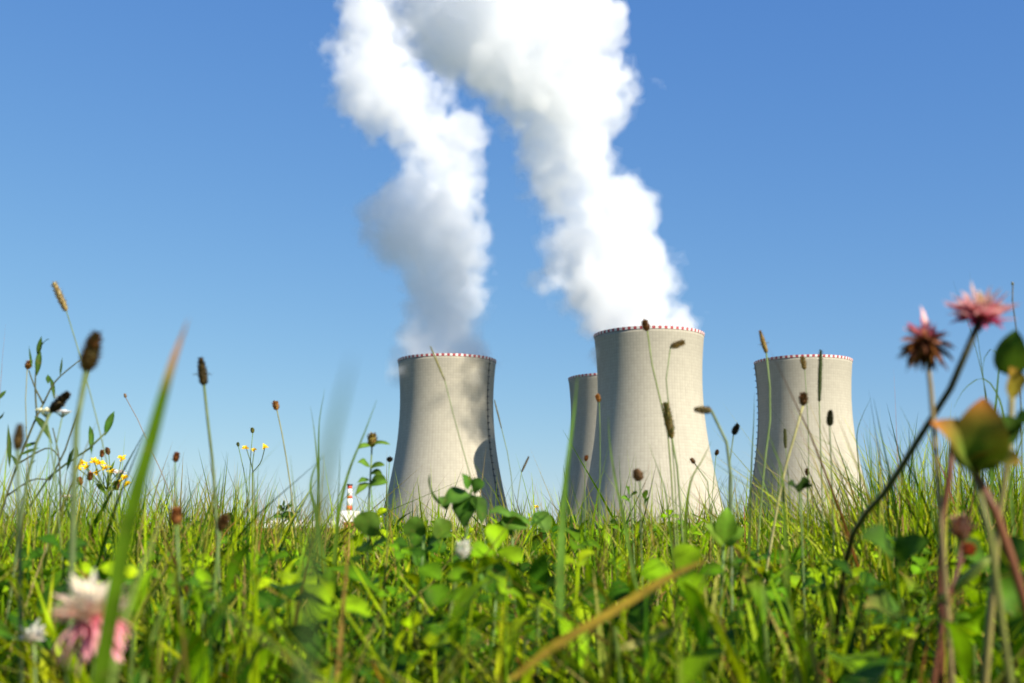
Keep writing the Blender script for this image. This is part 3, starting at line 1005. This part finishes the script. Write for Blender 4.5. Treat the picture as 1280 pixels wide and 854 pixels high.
RUST = [(.32, .12, .04), (.24, .08, .03), (.40, .18, .06)]
BROWN = [(.17, .085, .035), (.24, .12, .045), (.11, .06, .028)]
DARK = [(.035, .03, .018), (.06, .045, .025)]
ORANGE = [(.45, .22, .06), (.35, .15, .04)]

# left side
timothy('tan timothy seed head on a long thin stalk, highest of the left-hand stalks', [(83, 389), (100, 445), (120, 520), (138, 600)], .95, (68, 355), .0024)
plantain('large blurred plantain head with a rusty top beside the leggy weed', [(108, 463), (99, 500), (94, 560), (92, 640)], .47, (120, 418), .0042, .0016, ((.10, .07, .02), (.16, .11, .035), (.20, .09, .03)))
plantain('dark plantain head on a bare stalk right of the thick green blade', [(255, 481), (259, 520), (265, 570), (269, 625)], .78, (251, 449), .0036, .0013)
plantain('short blurred brown plantain head low at the left edge', [(22, 562), (21, 590), (24, 640)], .50, (25, 532), .0026, .0011, ((.14, .09, .03), (.20, .12, .04)))
plantain('black plantain head tilted across the small white umbel', [(64, 514), (50, 540), (36, 590), (28, 640)], .8, (85, 492), .0042, .0014, ((.04, .03, .015), (.07, .05, .02)))
bud('rust coloured dry flower head right of the thick green blade', [(219, 577), (219, 600), (222, 640)], 1.0, .0034, RUST)
bud('blurred rust bud low in the grass left of its darker twin', [(220, 655), (222, 690), (226, 740)], .6, .0036, RUST, .0012)
bud('dark brown blurred bud low in the grass, right of the rust one', [(275, 662), (272, 690), (268, 740)], .6, .0034, BROWN, .0011)
bud('small orange bud on a thin stalk left of the blurred grey blade', [(346, 512), (354, 550), (362, 600), (368, 650)], 1.3, .0042, ORANGE, .0009, (.2, .2, .06))
bud('tiny drooping tan seed tip on a hair-thin leaning stalk', [(157, 497), (170, 520), (186, 556), (210, 610)], 1.4, .002, [(.35, .22, .12)], .0006, (.2, .14, .08))
bud('small orange dry bud at the top of the leggy weed', [(34, 461), (32, 500), (34, 560), (38, 620)], 1.1, .0035, ORANGE, .0006, (.2, .2, .08))
blade_thing('thick blurred green grass blade with a dried brown tip, tallest at the left', [(236, 398), (214, 460), (187, 560), (160, 660), (136, 790), (124, 870)], .31, .0043, (.085, .17, .006), (.37, .19, .06), sharp=14)
blade_thing('short broad pale green blade beside the thick brown-tipped one', [(207, 636), (190, 680), (168, 735), (150, 800)], .40, .0092, (.17, .25, .05), (.24, .24, .08), .3)
blade_thing('second pale blade leaning right of the bottom pink flower', [(232, 690), (212, 740), (190, 800), (180, 850)], .42, .0042, (.16, .24, .05), None, .2)
blade_thing('pale pinkish dry blade standing at the very left edge', [(7, 405), (3, 450), (-2, 520), (-8, 600)], 1.2, .0016, (.34, .20, .16), None)
blade_thing('tan dry blade blurred at the bottom between two flowers', [(202, 780), (200, 820), (200, 858)], .38, .0055, (.34, .24, .07), None)


def leggy(label, name, cat, main, d, side_leaves, branches, col, leafcol, r=.0013, width=.004):
    root, P = stalk_thing(name, label, cat, main, d, r, col, 20)
    for pts in branches:
        Q = spline([at(a, b, d) for a, b in pts], 8)
        mb = MB(); tube(mb, Q, np.linspace(r * .7, r * .4, 8), 6, col); mb.build('branch', STEM, root)
    for (a, b), (c, e), w in side_leaves:
        mb = MB(); leaf(mb, at(a, b, d), at(c, e, d + random.uniform(-.02, .02)), w, (0.3, -.7, .6), .35, random.uniform(-.1, .2), vary(leafcol, .2), 'lance', 9)
        mb.build('leaf', LEAF, root)
    return root, P


rt, _ = leggy('leggy weed of dark narrow leaves and thin branches against the sky at left', 'leggy_weed', 'weed',
      [(54, 505), (46, 520), (36, 545), (22, 580), (8, 620)], 1.05,
      [((47, 445), (52, 420), .0045), ((48, 440), (62, 424), .004), ((46, 470), (50, 435), .0055), ((40, 460), (36, 432), .002), ((60, 480), (60, 468), .004),
       ((43, 520), (66, 556), .0065), ((30, 560), (48, 552), .004), ((12, 585), (10, 530), .004), ((45, 575), (32, 590), .004), ((68, 500), (62, 470), .0035), ((-2, 500), (8, 488), .004), ((-4, 528), (6, 514), .004),
       ((75, 470), (78, 446), .002), ((24, 590), (12, 566), .004), ((50, 560), (20, 572), .0035)],
      [[(54, 505), (70, 476), (100, 450)], [(46, 520), (44, 480), (47, 440)], [(22, 580), (60, 560), (76, 575)], [(8, 620), (40, 600), (62, 600)],
       [(54, 505), (44, 485), (36, 463)], [(76, 640), (74, 575), (66, 535)], [(62, 600), (80, 566), (92, 530), (104, 490), (112, 462)]],
      (.06, .07, .025), (.035, .075, .012))
rt2, _ = leggy('slanting dark green stem with upright narrow leaves, left of the yellow blossoms', 'leggy_weed', 'weed',
      [(133, 540), (124, 552), (104, 566), (80, 582), (56, 604)], 1.1,
      [((131, 545), (143, 514), .007), ((114, 568), (112, 532), .005), ((95, 575), (96, 556), .004), ((84, 588), (92, 560), .004)],
      [], (.05, .08, .02), (.05, .12, .015))


def umbel(label, c, d, stem, n, spread, col, name='white_umbel', cat='flower', size=.0016):
    root, P = stalk_thing(name, label, cat, [c] + stem, d, .0007, (.12, .18, .06))
    mb = MB(); fl = MB()
    for i in range(n):
        ph = i * 2.4; q = math.sqrt((i + .5) / n) * spread
        p = P[-1] + np.array([q * math.cos(ph), q * math.sin(ph), .35 * spread + random.uniform(0, .3) * spread])
        tube(mb, [P[-1] - [0, 0, spread * .2], p], .0003, 4, (.15, .2, .07))
        petals(fl, p, (0, -.3, 1), 6, size * 1.4, size, 30, 95, [col])
    mb.build('flower_stalks', STEM, root); fl.build('blossoms', PETAL, root)
    return root


umbel('pale yellow-white umbel beside the tilted black plantain head', (58, 520), .9, [(64, 560), (70, 610)], 16, .007, (.72, .70, .45))
umbel('tiny white umbel hanging below the tilted black plantain head', (78, 520), .95, [(72, 545), (68, 585)], 14, .006, (.80, .80, .78))
umbel('small white flower cluster at the foot of the yellow blossoms', (146, 596), 1.5, [(146, 615), (147, 650)], 12, .009, (.85, .78, .72), size=.003)
umbel('small whitish flower cluster lower left of the yellow blossoms', (84, 625), 1.5, [(85, 640), (86, 660)], 9, .006, (.80, .70, .62), size=.0025)


def yellow(label, heads, d, size, stems, name='yellow_wildflower', leaves=()):
    P0 = at(stems[0], 650, d); P0[2] = 0
    root = tag(empty(name, tuple(P0)), label, 'flower', 'yellow wildflowers')
    P1 = at(stems[0], stems[1], d)
    mb = MB(); tube(mb, spline([P0, (P0 + P1) / 2 + [0.004, 0, 0], P1], 8), .0011, 6, (.10, .15, .03)); mb.build('stem', STEM, root)
    for (hx, hy) in heads:
        p = at(hx, hy, d + random.uniform(-.03, .03))
        mb = MB(); tube(mb, spline([P1, (P1 + p) / 2 + [random.uniform(-.004, .004), 0, -.003], p], 6), .0006, 5, (.11, .16, .03)); mb.build('branch', STEM, root)
        mb = MB()
        petals(mb, p, (random.uniform(-.4, .4), -.6, .8), 7, size, size * .55, 55, 90, [(.85, .62, .008), (.88, .68, .012)], 0, .15)
        petals(mb, p, (0, -.4, 1), 8, size * .5, size * .15, 5, 45, [(.75, .40, .01)])
        mb.build('blossom', PETAL, root)
    for i in range(16 if leaves else 0):
        f = random.uniform(.35, 1.0); q = P0 + (P1 - P0) * f; an = random.uniform(0, 6.28); l = random.uniform(.012, .026)
        mb = MB(); leaf(mb, q, q + np.array([math.cos(an) * l, math.sin(an) * l, l * random.uniform(.2, .9)]), l * .3, (0, -.6, .8), .3, .1, vary((.07, .14, .012), .25), 'lance', 7); mb.build('leaf', LEAF, root)
    for a, b in leaves:
        mb = MB(); leaf(mb, at(a[0], a[1], d), at(b[0], b[1], d), .006, (0, -.6, .8), .3, .1, (.09, .16, .02), 'lance'); mb.build('leaf', LEAF, root)
    return root


yellow('bushy yellow blossoms with rusty seed heads rising from the grass at left', [(103, 580), (109, 585), (118, 578), (125, 580), (133, 586), (141, 590), (152, 574), (156, 598), (160, 606), (121, 592), (98, 586), (150, 604)],
       1.45, .0068, (134, 612), leaves=[((134, 618), (150, 598)), ((134, 620), (118, 604)), ((134, 610), (144, 575))])
yellow('three small yellow flowers on thin stalks left of the blurred grey blade', [(308, 561), (318, 563), (331, 560)], 1.6, .0058, (316, 590))
for a_, b_, lab_ in [(112, 600, 'small rust seed head low among the yellow blossoms'), (146, 612, 'brown dry seed head under the right-hand yellow blossoms'), (101, 606, 'rust dry head at the left foot of the yellow blossoms')]:
    bud(lab_, [(a_, b_), (a_ + 3, 625), (a_ + 6, 650)], 1.42, .0042, RUST if 'rust' in lab_ else BROWN, .0008)
for q, (a, b, lab) in enumerate([(127, 571, 'rust seed head rising out of the yellow blossoms'), (136, 568, 'brown seed head topping the yellow blossoms')]):
    bud(lab, [(a, b), (a + 2, 590), (a + 4, 630)], 1.5, .0038, RUST if q == 0 else BROWN, .0008)
bud('small green bud on a thin stalk above the three yellow flowers', [(316, 541), (314, 560), (312, 600)], 1.6, .003, [(.2, .2, .05)], .0007)
bud('small green bud on a leaning stalk left of the three yellow flowers', [(298, 558), (303, 580), (309, 610)], 1.6, .0024, [(.14, .16, .04)], .0007)
yellow('single tiny yellow flower in the gap between the two steaming towers', [(671, 634)], 1.9, .0052, (671, 650))

# centre
blade_thing('broad grey-green blade blurred to a translucent streak left of the first tower', [(440, 446), (424, 510), (408, 580), (398, 650), (390, 720)], .135, .0034, (.07, .125, .035), None, 0, sharp=9, slim=.72)
blade_thing('slim upright blade left of the grey streak', [(406, 486), (399, 530), (398, 590), (397, 640)], 1.0, .0044, (.09, .17, .02))
blade_thing('slim blade with a pale tip crossing its upright neighbour', [(388, 508), (393, 540), (397, 590), (398, 650)], 1.0, .0044, (.13, .20, .03))
blade_thing('fat short blade bulging below the two slim blades', [(402, 570), (391, 590), (388, 615), (396, 650)], .85, .0085, (.09, .17, .016), None, .4)
blade_thing('long straight blade leaning right toward the tower with the ladder', [(471, 500), (456, 540), (436, 590), (424, 640), (420, 680)], .85, .0056, (.10, .18, .016))
blade_thing('short dark upright blade beside the long leaning blade', [(425, 561), (424, 600), (421, 650)], .9, .0034, (.06, .13, .012))
blade_thing('yellow-green blade bent before the works hall', [(363, 570), (366, 600), (372, 650), (376, 680)], .9, .0036, (.16, .23, .02))


def leafy(label, main, d, pairs, name='leafy_weed', col=(.09, .17, .02), bloom=None, r=.001):
    root, P = stalk_thing(name, label, 'weed', main, d, r, (.12, .19, .05), 14)
    for (a, b), (c, e), w in pairs:
        mb = MB(); leaf(mb, at(a, b, d), at(c, e, d - .01), w, (0, -.75, .6), .3, .12, vary(col, .22), 'ovate'); mb.build('leaf', LEAF, root)
    if bloom:
        mb = MB(); spike(mb, P[-1] - [0, 0, .002], P[-1] + [0, 0, .009], .0042, bloom, 90, .002); mb.build('flower_head', SEED, root)
    return root


leafy('upright weed with paired leaves and a budding top left of the ladder tower', [(465, 556), (464, 585), (461, 620), (460, 655)], 1.0,
      [((465, 557), (446, 562), .006), ((465, 556), (488, 556), .005), ((463, 584), (447, 578), .009), ((463, 586), (481, 582), .008), ((462, 600), (447, 604), .006), ((462, 606), (484, 604), .016),
       ((461, 604), (444, 620), .007), ((463, 592), (478, 594), .008)], bloom=[(.30, .22, .05), (.2, .12, .04)])
bud('tiny flat dark head beside the budding weed', [(487, 577), (485, 600), (484, 640)], 1.2, .0034, DARK, .0006, long=.6)
leafy('dark bushy little weed before the works hall', [(356, 632), (354, 645), (352, 660)], 1.4,
      [((356, 640), (346, 634), .009), ((356, 640), (366, 632), .009), ((355, 645), (342, 648), .009), ((355, 645), (368, 645), .009), ((356, 636), (356, 626), .008), ((355, 640), (362, 652), .008)], col=(.04, .10, .012))
timothy('hair-thin grass stalk with a slender head crossing the ladder tower', [(556, 476), (566, 516), (578, 560), (592, 612)], 1.0, (538, 433), .0009, ((.28, .27, .10), (.22, .22, .08)), .0006)
timothy('slender grass stalk leaning off the right flank of the ladder tower', [(627, 536), (637, 580), (643, 640)], 1.3, (618, 500), .0009, ((.18, .18, .10), (.30, .26, .14)), .0006)
timothy('short bent grass stalk in the gap right of the ladder tower', [(652, 590), (648, 615), (645, 650)], 1.4, (661, 571), .0012, ((.25, .20, .12), (.18, .16, .08)), .0006)


def clover_plant(label, leaves, d, main, col=(.05, .125, .014), r=.0013):
    root, P = stalk_thing('clover_plant', label, 'clover', main, d, r, (.10, .18, .04), 12)
    for (a, b), (c, e), w, up in leaves:
        mb = MB(); leaf(mb, at(a, b, d), at(c, e, d - .004), w, up, .25, .12, vary(col, .25), 'ovate', 13); mb.build('leaf', LEAF, root)
    return root


clover_plant('big-leaved clover before the foot of the ladder tower, leaves spread wide', [
    ((588, 619), (551, 634), .019, (.1, -.5, .9)), ((586, 622), (575, 652), .016, (-.6, -.6, .4)), ((590, 612), (606, 604), .012, (.2, -.8, .5)), ((590, 618), (580, 660), .016, (-.4, -.9, .2)),
    ((592, 620), (602, 655), .013, (.6, -.7, .3)), ((585, 612), (577, 592), .009, (.8, -.6, .1)), ((552, 632), (537, 592), .006, (-.9, -.4, .1)), ((560, 636), (548, 622), .009, (.2, -.8, .6))],
    .80, [(589, 612), (588, 640), (580, 680), (570, 720)])
clover_plant('low clover with round wrinkled leaves right of the big-leaved one', [
    ((640, 668), (627, 652), .012, (.2, -.7, .7)), ((624, 655), (660, 660), .014, (0, -.8, .5)), ((630, 645), (664, 658), .013, (.1, -.3, .95)), ((612, 640), (640, 648), .014, (0, -.4, .9)),
    ((690, 655), (668, 650), .014, (-.2, -.9, .3)), ((686, 640), (664, 658), .010, (-.6, -.7, .3))], .85, [(640, 655), (640, 680), (642, 720)], (.06, .14, .016))
clover_plant('pair of upright bright clover leaves below the ladder tower', [
    ((520, 672), (520, 645), .016, (-.1, -.9, .4)), ((556, 672), (545, 648), .015, (.2, -.9, .4)), ((455, 668), (470, 640), .020, (.1, -.9, .4)), ((536, 680), (566, 670), .011, (0, -.5, .85))],
    .8, [(530, 668), (528, 690), (526, 730)], (.085, .17, .018))
for (a, b, w_, lab, c_) in [(410, 735, .012, 'wide pale clover leaf low in the grass under the grey streak', (.09, .18, .01)),
                            (620, 720, .014, 'dark folded clover leaf under the white bud', (.05, .12, .015)),
                            (905, 660, .013, 'bright clover leaf before the right foot of the largest tower', (.10, .19, .016))]:
    clover_plant(lab, [((a, b + 20), (a - 24, b - 4), w_, (.2, -.8, .6)), ((a, b + 20), (a + 26, b + 2), w_, (-.2, -.8, .6)), ((a, b + 20), (a + 4, b - 26), w_, (0, -.9, .5))], .72, [(a, b + 20), (a - 2, b + 50), (a - 4, b + 90)], c_)
bud('single white clover bud low in the grass under the ladder tower', [(579, 696), (574, 715), (566, 745)], .62, .0042, [(.80, .78, .70), (.85, .84, .80)], .0012, (.16, .22, .05), 'clover_bud', 'flower', .9)

# before the largest tower
blade_thing('broad bright blade blurred before the far tower', [(722, 470), (717, 520), (709, 580), (703, 650), (700, 720)], .58, .0078, (.11, .22, .03), None, .2)
blade_thing('narrow blade beside the broad bright one at the left foot of the largest tower', [(760, 520), (763, 560), (771, 610), (780, 650)], .8, .0052, (.12, .21, .03))
blade_thing('bent blade crossing the right flank of the largest tower', [(889, 552), (878, 575), (864, 600), (858, 640), (856, 680)], .9, .0060, (.11, .18, .016))
blade_thing('thin straight blade on the face of the largest tower', [(811, 554), (820, 580), (831, 612), (836, 650)], 1.0, .0040, (.09, .17, .02))
bud('small orange seed pod in front of the gap between far and largest tower', [(749, 502), (750, 540), (750, 590), (748, 650)], 1.2, .0034, ORANGE, .0006)
bud('tiny rust seed pod on the shaded edge of the far tower', [(732, 576), (731, 600), (731, 640)], 1.3, .0026, RUST, .0006)
plantain('withered brown plantain head low on the largest tower', [(800, 601), (800, 625), (801, 660)], .9, (795, 588), .0042, .0009, ((.25, .15, .08), (.18, .10, .05)))
bud('round brown head at the rim of the largest tower, on a long stalk', [(809, 413), (814, 450), (822, 490), (832, 520), (838, 580), (842, 640)], 1.0, .0040, BROWN + RUST, .0009, (.16, .21, .05))
timothy('bent tan seed head just below the rim of the largest tower', [(838, 434), (833, 445), (833, 480), (838, 530), (843, 590), (846, 650)], 1.0, (854, 428), .0022, r=.0007)
timothy('green grass stalk thick with brown scales before the largest tower', [(840, 548), (846, 580), (850, 630)], 1.0, (832, 505), .0032, ((.25, .20, .07), (.30, .18, .06), (.12, .15, .04)), .0012)
plantain('olive plantain head bent sideways at the right edge of the largest tower', [(889, 513), (899, 528), (909, 556), (914, 600), (914, 650)], .8, (869, 512), .0030, .0014, ((.16, .12, .05), (.22, .16, .07), (.10, .09, .04)), (.13, .18, .08))
plantain('small black plantain head between the largest and the lone tower', [(917, 543), (913, 570), (911, 620), (912, 650)], 1.1, (922, 531), .0034, .0008, ((.02, .018, .012), (.04, .03, .02)))
bud('minute brown head right of the largest tower', [(895, 569), (893, 590), (889, 640)], 1.4, .0028, BROWN, .0006)
bud('tiny hooked brown bud on a curving stalk over the largest tower', [(868, 579), (874, 583), (884, 600), (888, 640)], 1.2, .0026, BROWN, .0007)
leafy('small dark leafy sprig at the foot of the largest tower', [(785, 610), (788, 630), (790, 655)], 1.2,
      [((787, 620), (782, 608), .008), ((788, 622), (797, 616), .008), ((788, 628), (776, 622), .008), ((806, 625), (810, 613), .009), ((806, 632), (812, 622), .007)], col=(.06, .14, .014))

# before the lone tower
plantain('flowering plantain head above the rim of the lone tower, left side', [(958, 441), (962, 480), (963, 520), (958, 560), (952, 620)], 1.0, (950, 414), .0026, .0010, ((.40, .28, .08), (.25, .14, .05)), (.15, .22, .06), ring=.4)
timothy('slim tan spikelet under the rim of the lone tower', [(1006, 462), (1009, 510), (1011, 560), (1010, 620)], 1.2, (1003, 447), .0022, r=.0006)
timothy('dark green slender foxtail head crossing the rim of the lone tower', [(1024, 502), (1025, 540), (1027, 590), (1028, 640)], 1.1, (1026, 438), .0020, ((.07, .10, .03), (.10, .13, .04)), .0008)
bud('brown seed cluster on a pale leaning stalk before the lone tower', [(1004, 506), (996, 535), (984, 575), (974, 620)], .95, .0042, BROWN, .0014, (.32, .30, .12))
plantain('dark oval plantain head low on the lone tower', [(1037, 532), (1038, 560), (1040, 600), (1041, 640)], .95, (1038, 514), .0032, .0008, ((.04, .045, .02), (.07, .07, .03)))
timothy('short greenish spikelet at the left foot of the lone tower', [(982, 560), (984, 580), (988, 630)], 1.3, (981, 537), .0018, ((.15, .17, .06), (.2, .18, .08)), .0006)
bud('small rust bud low between the stalks before the lone tower', [(1009, 594), (1009, 610), (1010, 640)], 1.3, .0032, BROWN, .0007)
leafy('dark rounded clover leaf silhouetted at the foot of the lone tower', [(1000, 612), (1001, 630), (1002, 660)], .8,
      [((1000, 614), (1003, 596), .011), ((999, 614), (984, 606), .009), ((1001, 614), (1016, 608), .007)], col=(.025, .05, .01))
blade_thing('long thin blade arching over the lower face of the lone tower', [(998, 534), (1020, 546), (1045, 562), (1062, 590), (1074, 640)], 1.1, .0022, (.12, .20, .03))
blade_thing('dark twisted blade tip in the sky right of the lone tower', [(1089, 497), (1078, 520), (1071, 545), (1074, 590), (1078, 640)], 1.2, .0036, (.05, .10, .015))
blade_thing('narrow dark leaf hugging the left edge of the lone tower', [(943, 490), (942, 530), (940, 566), (938, 620)], 1.1, .0040, (.07, .12, .03))
blade_thing('broad blade curving at the left foot of the lone tower', [(960, 541), (968, 562), (977, 590), (980, 640)], .8, .0060, (.11, .19, .02))
blade_thing('pale straw blade slanting between the largest and the lone tower', [(941, 588), (932, 610), (920, 640), (912, 680)], .9, .0036, (.26, .27, .08))

# right side: the two pink clovers
def clover_flower(label, c, d, stem_pts, r, axis, spec, stemcol):
    P = path([c] + stem_pts, d, 20)
    root = tag(empty('clover_flower', tuple(P[0])), label, 'flower', 'clover flowers close to the camera')
    mb = MB(); tube(mb, P, np.linspace(r, r * .75, 20), 8, stemcol); mb.build('stem', STEM, root)
    mb = MB()
    for args in spec: petals(mb, P[-1], axis, *args[0], **args[1])
    mb.build('flower_head', PETAL, root)
    return root


PINK = [(.74, .16, .26), (.80, .30, .36), (.62, .09, .20)]
PALE = [(.86, .55, .50), (.86, .66, .56), (.80, .42, .42)]
CREAM = [(.84, .74, .46), (.85, .78, .60), (.80, .66, .34)]
clover_flower('open pink clover flower on a thick dark slanting stem, highest at right', (1226, 398), [.45, .45, .455, .48, .54, .62], [(1220, 418), (1196, 472), (1160, 530), (1110, 610), (1062, 680)], .0018, (.06, -.15, 1),
              [((64, .0130, .0020, 52, 90, PINK), dict(curl=.16, tipcol=(.86, .54, .54), base_r=.001)), ((54, .0120, .0019, 22, 66, PALE), dict(curl=.1, tipcol=(.88, .66, .60))),
               ((40, .0090, .0018, 3, 48, CREAM), dict(curl=.1)), ((16, .011, .0026, 86, 106, [(.40, .04, .16), (.55, .10, .20)]), dict(curl=-.1))], (.025, .028, .010))  # stem colour is near black because its shadow is painted in
clover_flower('withered clover flower, brown below and pink on top, lower of the two at right', (1157, 428), .46, [(1162, 470), (1166, 520), (1172, 600), (1178, 680)], .0013, (0.05, -.1, 1),
              [((110, .0105, .0020, 70, 142, [(.10, .035, .015), (.16, .055, .02), (.34, .13, .03)]), dict(curl=-.25)), ((26, .0110, .0028, 45, 90, [(.55, .22, .07), (.62, .30, .16)]), dict(curl=-.1)),
               ((26, .0095, .0028, 8, 75, [(.80, .30, .36), (.82, .42, .42), (.66, .10, .18)]), dict(curl=.05)), ((1, .019, .0035, 12, 14, [(.85, .55, .52)]), dict(curl=.15))], (.20, .15, .06))
clover_flower('large blurred clover flower, cream on top with hanging pink petals, at bottom left', (117, 768), .36, [(118, 800), (120, 870)], .0013, (-.1, -.25, 1),
              [((150, .0098, .0021, 3, 92, CREAM), dict(tipcol=(.86, .80, .68))), ((50, .0105, .0020, 60, 96, PALE), dict(tipcol=(.85, .6, .5))),
               ((64, .0125, .0020, 82, 140, [(.66, .07, .15), (.74, .16, .24), (.50, .05, .10), (.78, .36, .38)]), dict(curl=-.35, tipcol=(.84, .40, .46))), ((1, .012, .0026, 22, 26, [(.85, .75, .55)]), dict())], (.14, .2, .05))
clover_flower('small white clover blossom in the grass left of the large one', (42, 800), .50, [(43, 820), (44, 860)], .001, (0, -.2, 1),
              [((26, .0075, .0026, 5, 90, [(.82, .80, .66), (.84, .80, .72)]), dict())], (.14, .2, .05))
bud('rosy round bud among the dark leaves at right', [(1203, 672), (1204, 690), (1192, 735), (1180, 752)], .47, .0052, [(.34, .17, .13), (.22, .09, .06), (.45, .27, .21)], .0011, (.11, .036, .016), 'clover_bud', 'flower', .75)
bud('small orange bud just under the rosy round one', [(1206, 692), (1200, 712), (1184, 745)], .46, .0030, [(.50, .13, .05), (.42, .10, .04)], .0010, (.11, .036, .016), 'clover_bud', 'flower', .7)
P = path([(1192, 545), (1186, 600), (1178, 650), (1175, 720), (1177, 790), (1177, 870)], .48, 20)
root = tag(empty('red_stem', tuple(P[0])), 'upright reddish stem with one pale green side branch at lower right', 'plant stem')
mb = MB(); tube(mb, P, .0013, 8, (.11, .034, .014)); mb.build('stem', STEM, root)
mb = MB(); tube(mb, spline([at(1178, 750, .48), at(1196, 732, .47), at(1238, 698, .46)], 8), [.0016, .0019, .002, .002, .002, .002, .0018, .001], 8, (.24, .32, .06)); mb.build('branch', STEM, root)
P = path([(1215, 585), (1240, 630), (1258, 680), (1280, 750), (1300, 820)], .40, 20)
root = tag(empty('red_stem', tuple(P[0])), 'thick rusty stem slanting out of the frame below the mottled leaves', 'plant stem')
mb = MB(); tube(mb, P, .0016, 8, (.15, .05, .018)); mb.build('stem', STEM, root)


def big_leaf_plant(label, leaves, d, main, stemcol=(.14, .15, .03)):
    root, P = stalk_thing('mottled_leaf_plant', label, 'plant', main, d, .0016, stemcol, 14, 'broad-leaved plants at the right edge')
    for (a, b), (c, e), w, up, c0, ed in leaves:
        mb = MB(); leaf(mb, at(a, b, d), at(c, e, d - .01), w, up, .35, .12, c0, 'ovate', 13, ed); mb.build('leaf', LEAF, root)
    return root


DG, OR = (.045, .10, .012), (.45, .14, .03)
big_leaf_plant('blurred dark green leaves with orange edges below the open pink clover', [
    ((1215, 592), (1164, 528), .017, (.3, -.8, .5), DG, OR), ((1222, 590), (1230, 497), .018, (-.3, -.9, .2), (.07, .12, .012), OR), ((1225, 588), (1276, 580), .015, (0, -.6, .8), DG, (.3, .16, .03)),
    ((1212, 590), (1252, 560), .016, (0, -.5, .85), (.05, .09, .01), OR)], .40, [(1218, 590), (1226, 620), (1236, 660)])
big_leaf_plant('low leaves coloured dark for deep shade at the foot of the mottled leaves', [  # the shade of this corner is put into the dark leaf greens
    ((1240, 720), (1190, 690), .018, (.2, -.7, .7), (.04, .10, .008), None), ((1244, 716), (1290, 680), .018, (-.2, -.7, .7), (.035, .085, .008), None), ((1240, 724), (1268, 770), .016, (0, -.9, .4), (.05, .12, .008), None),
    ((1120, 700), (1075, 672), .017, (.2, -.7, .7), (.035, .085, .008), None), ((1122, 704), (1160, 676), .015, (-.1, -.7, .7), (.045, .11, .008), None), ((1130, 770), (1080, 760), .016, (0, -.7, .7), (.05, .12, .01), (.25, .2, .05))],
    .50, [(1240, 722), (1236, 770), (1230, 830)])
big_leaf_plant('dark blurred leaves and yellowing sepals at the extreme right edge', [
    ((1262, 470), (1270, 412), .012, (-.4, -.9, .2), DG, None), ((1262, 476), (1300, 452), .012, (0, -.7, .7), DG, None), ((1266, 500), (1262, 458), .009, (0, -.9, .3), (.20, .16, .02), (.32, .16, .03)),
    ((1268, 540), (1300, 520), .014, (0, -.7, .7), (.08, .17, .016), None), ((1262, 560), (1250, 520), .012, (0, -.9, .3), (.035, .07, .01), None)], .44, [(1266, 470), (1266, 510), (1260, 580), (1250, 640)], (.20, .17, .05))
blade_thing('green blade bent over like a hook right of the pink clover stem', [(1228, 470), (1231, 446), (1241, 436), (1248, 455), (1246, 490), (1242, 540), (1240, 600)], 1.0, .0052, (.07, .15, .02))
blade_thing('arched blade sweeping left under the hooked one', [(1192, 510), (1206, 486), (1228, 473), (1246, 492), (1256, 530), (1262, 600)], 1.0, .0050, (.10, .18, .03))
blade_thing('thin dark blade crossing behind the open pink clover', [(1190, 348), (1212, 410), (1228, 470), (1240, 540), (1250, 610)], 1.1, .0020, (.06, .11, .02))
blade_thing('second hair-thin dark blade behind the open pink clover', [(1212, 340), (1222, 420), (1232, 500), (1238, 600)], 1.1, .0018, (.06, .11, .02))
bud('thin dark stalk arching over with a pale tip at upper right', [(1266, 357), (1254, 350), (1252, 347), (1263, 365), (1272, 420), (1276, 500), (1278, 600)], .9, .0012, [(.5, .5, .4)], .0007, (.07, .07, .04))
blade_thing('dry pink-brown stalk standing alone in the sky right of the lone tower', [(1117, 460), (1119, 500), (1121, 550), (1124, 620)], 1.3, .0014, (.36, .20, .16))
blade_thing('long green blade slanting up from the grass right of the lone tower', [(1125, 508), (1138, 535), (1152, 580), (1164, 640)], 1.0, .0032, (.07, .14, .02))
blade_thing('yellow-brown stalk lying blurred diagonally across the grass', [(884, 700), (830, 727), (770, 764), (700, 806), (640, 850)], [.44, .42, .40, .38, .36], .0042, (.27, .19, .02), None, 0, root=False, sharp=12)
blade_thing('pale dry leaf lying low right of the diagonal stalk', [(850, 782), (820, 796), (770, 812)], .55, .0040, (.34, .32, .10), (.40, .24, .08), 0, root=False)
blade_thing('bright yellow-green straw leaning in the grass, lower right of the largest tower', [(942, 722), (930, 745), (918, 770), (906, 810)], .58, .0028, (.34, .36, .06), None)
blade_thing('tall reddish dry blade rising blurred under the grey streak', [(431, 655), (434, 700), (429, 760), (424, 830)], .52, .0034, (.26, .17, .04), (.24, .08, .03), sharp=5)
blade_thing('orange dried leaf at the bottom left of the centre', [(466, 828), (474, 846), (482, 870)], .48, .0046, (.62, .26, .03), None)
blade_thing('broad yellow-green blade tip blurred at the bottom, right of the diagonal stalk', [(848, 786), (850, 820), (850, 870)], .36, .0085, (.17, .24, .02), None)
blade_thing('broad pale blade at the bottom right rising from the dark leaves', [(970, 660), (980, 720), (996, 790), (1012, 860)], .50, .0050, (.15, .23, .03), None)
blade_thing('thick grass blade leaning left out of the bottom edge', [(330, 750), (352, 790), (376, 840), (390, 880)], .42, .0050, (.13, .22, .02), None)
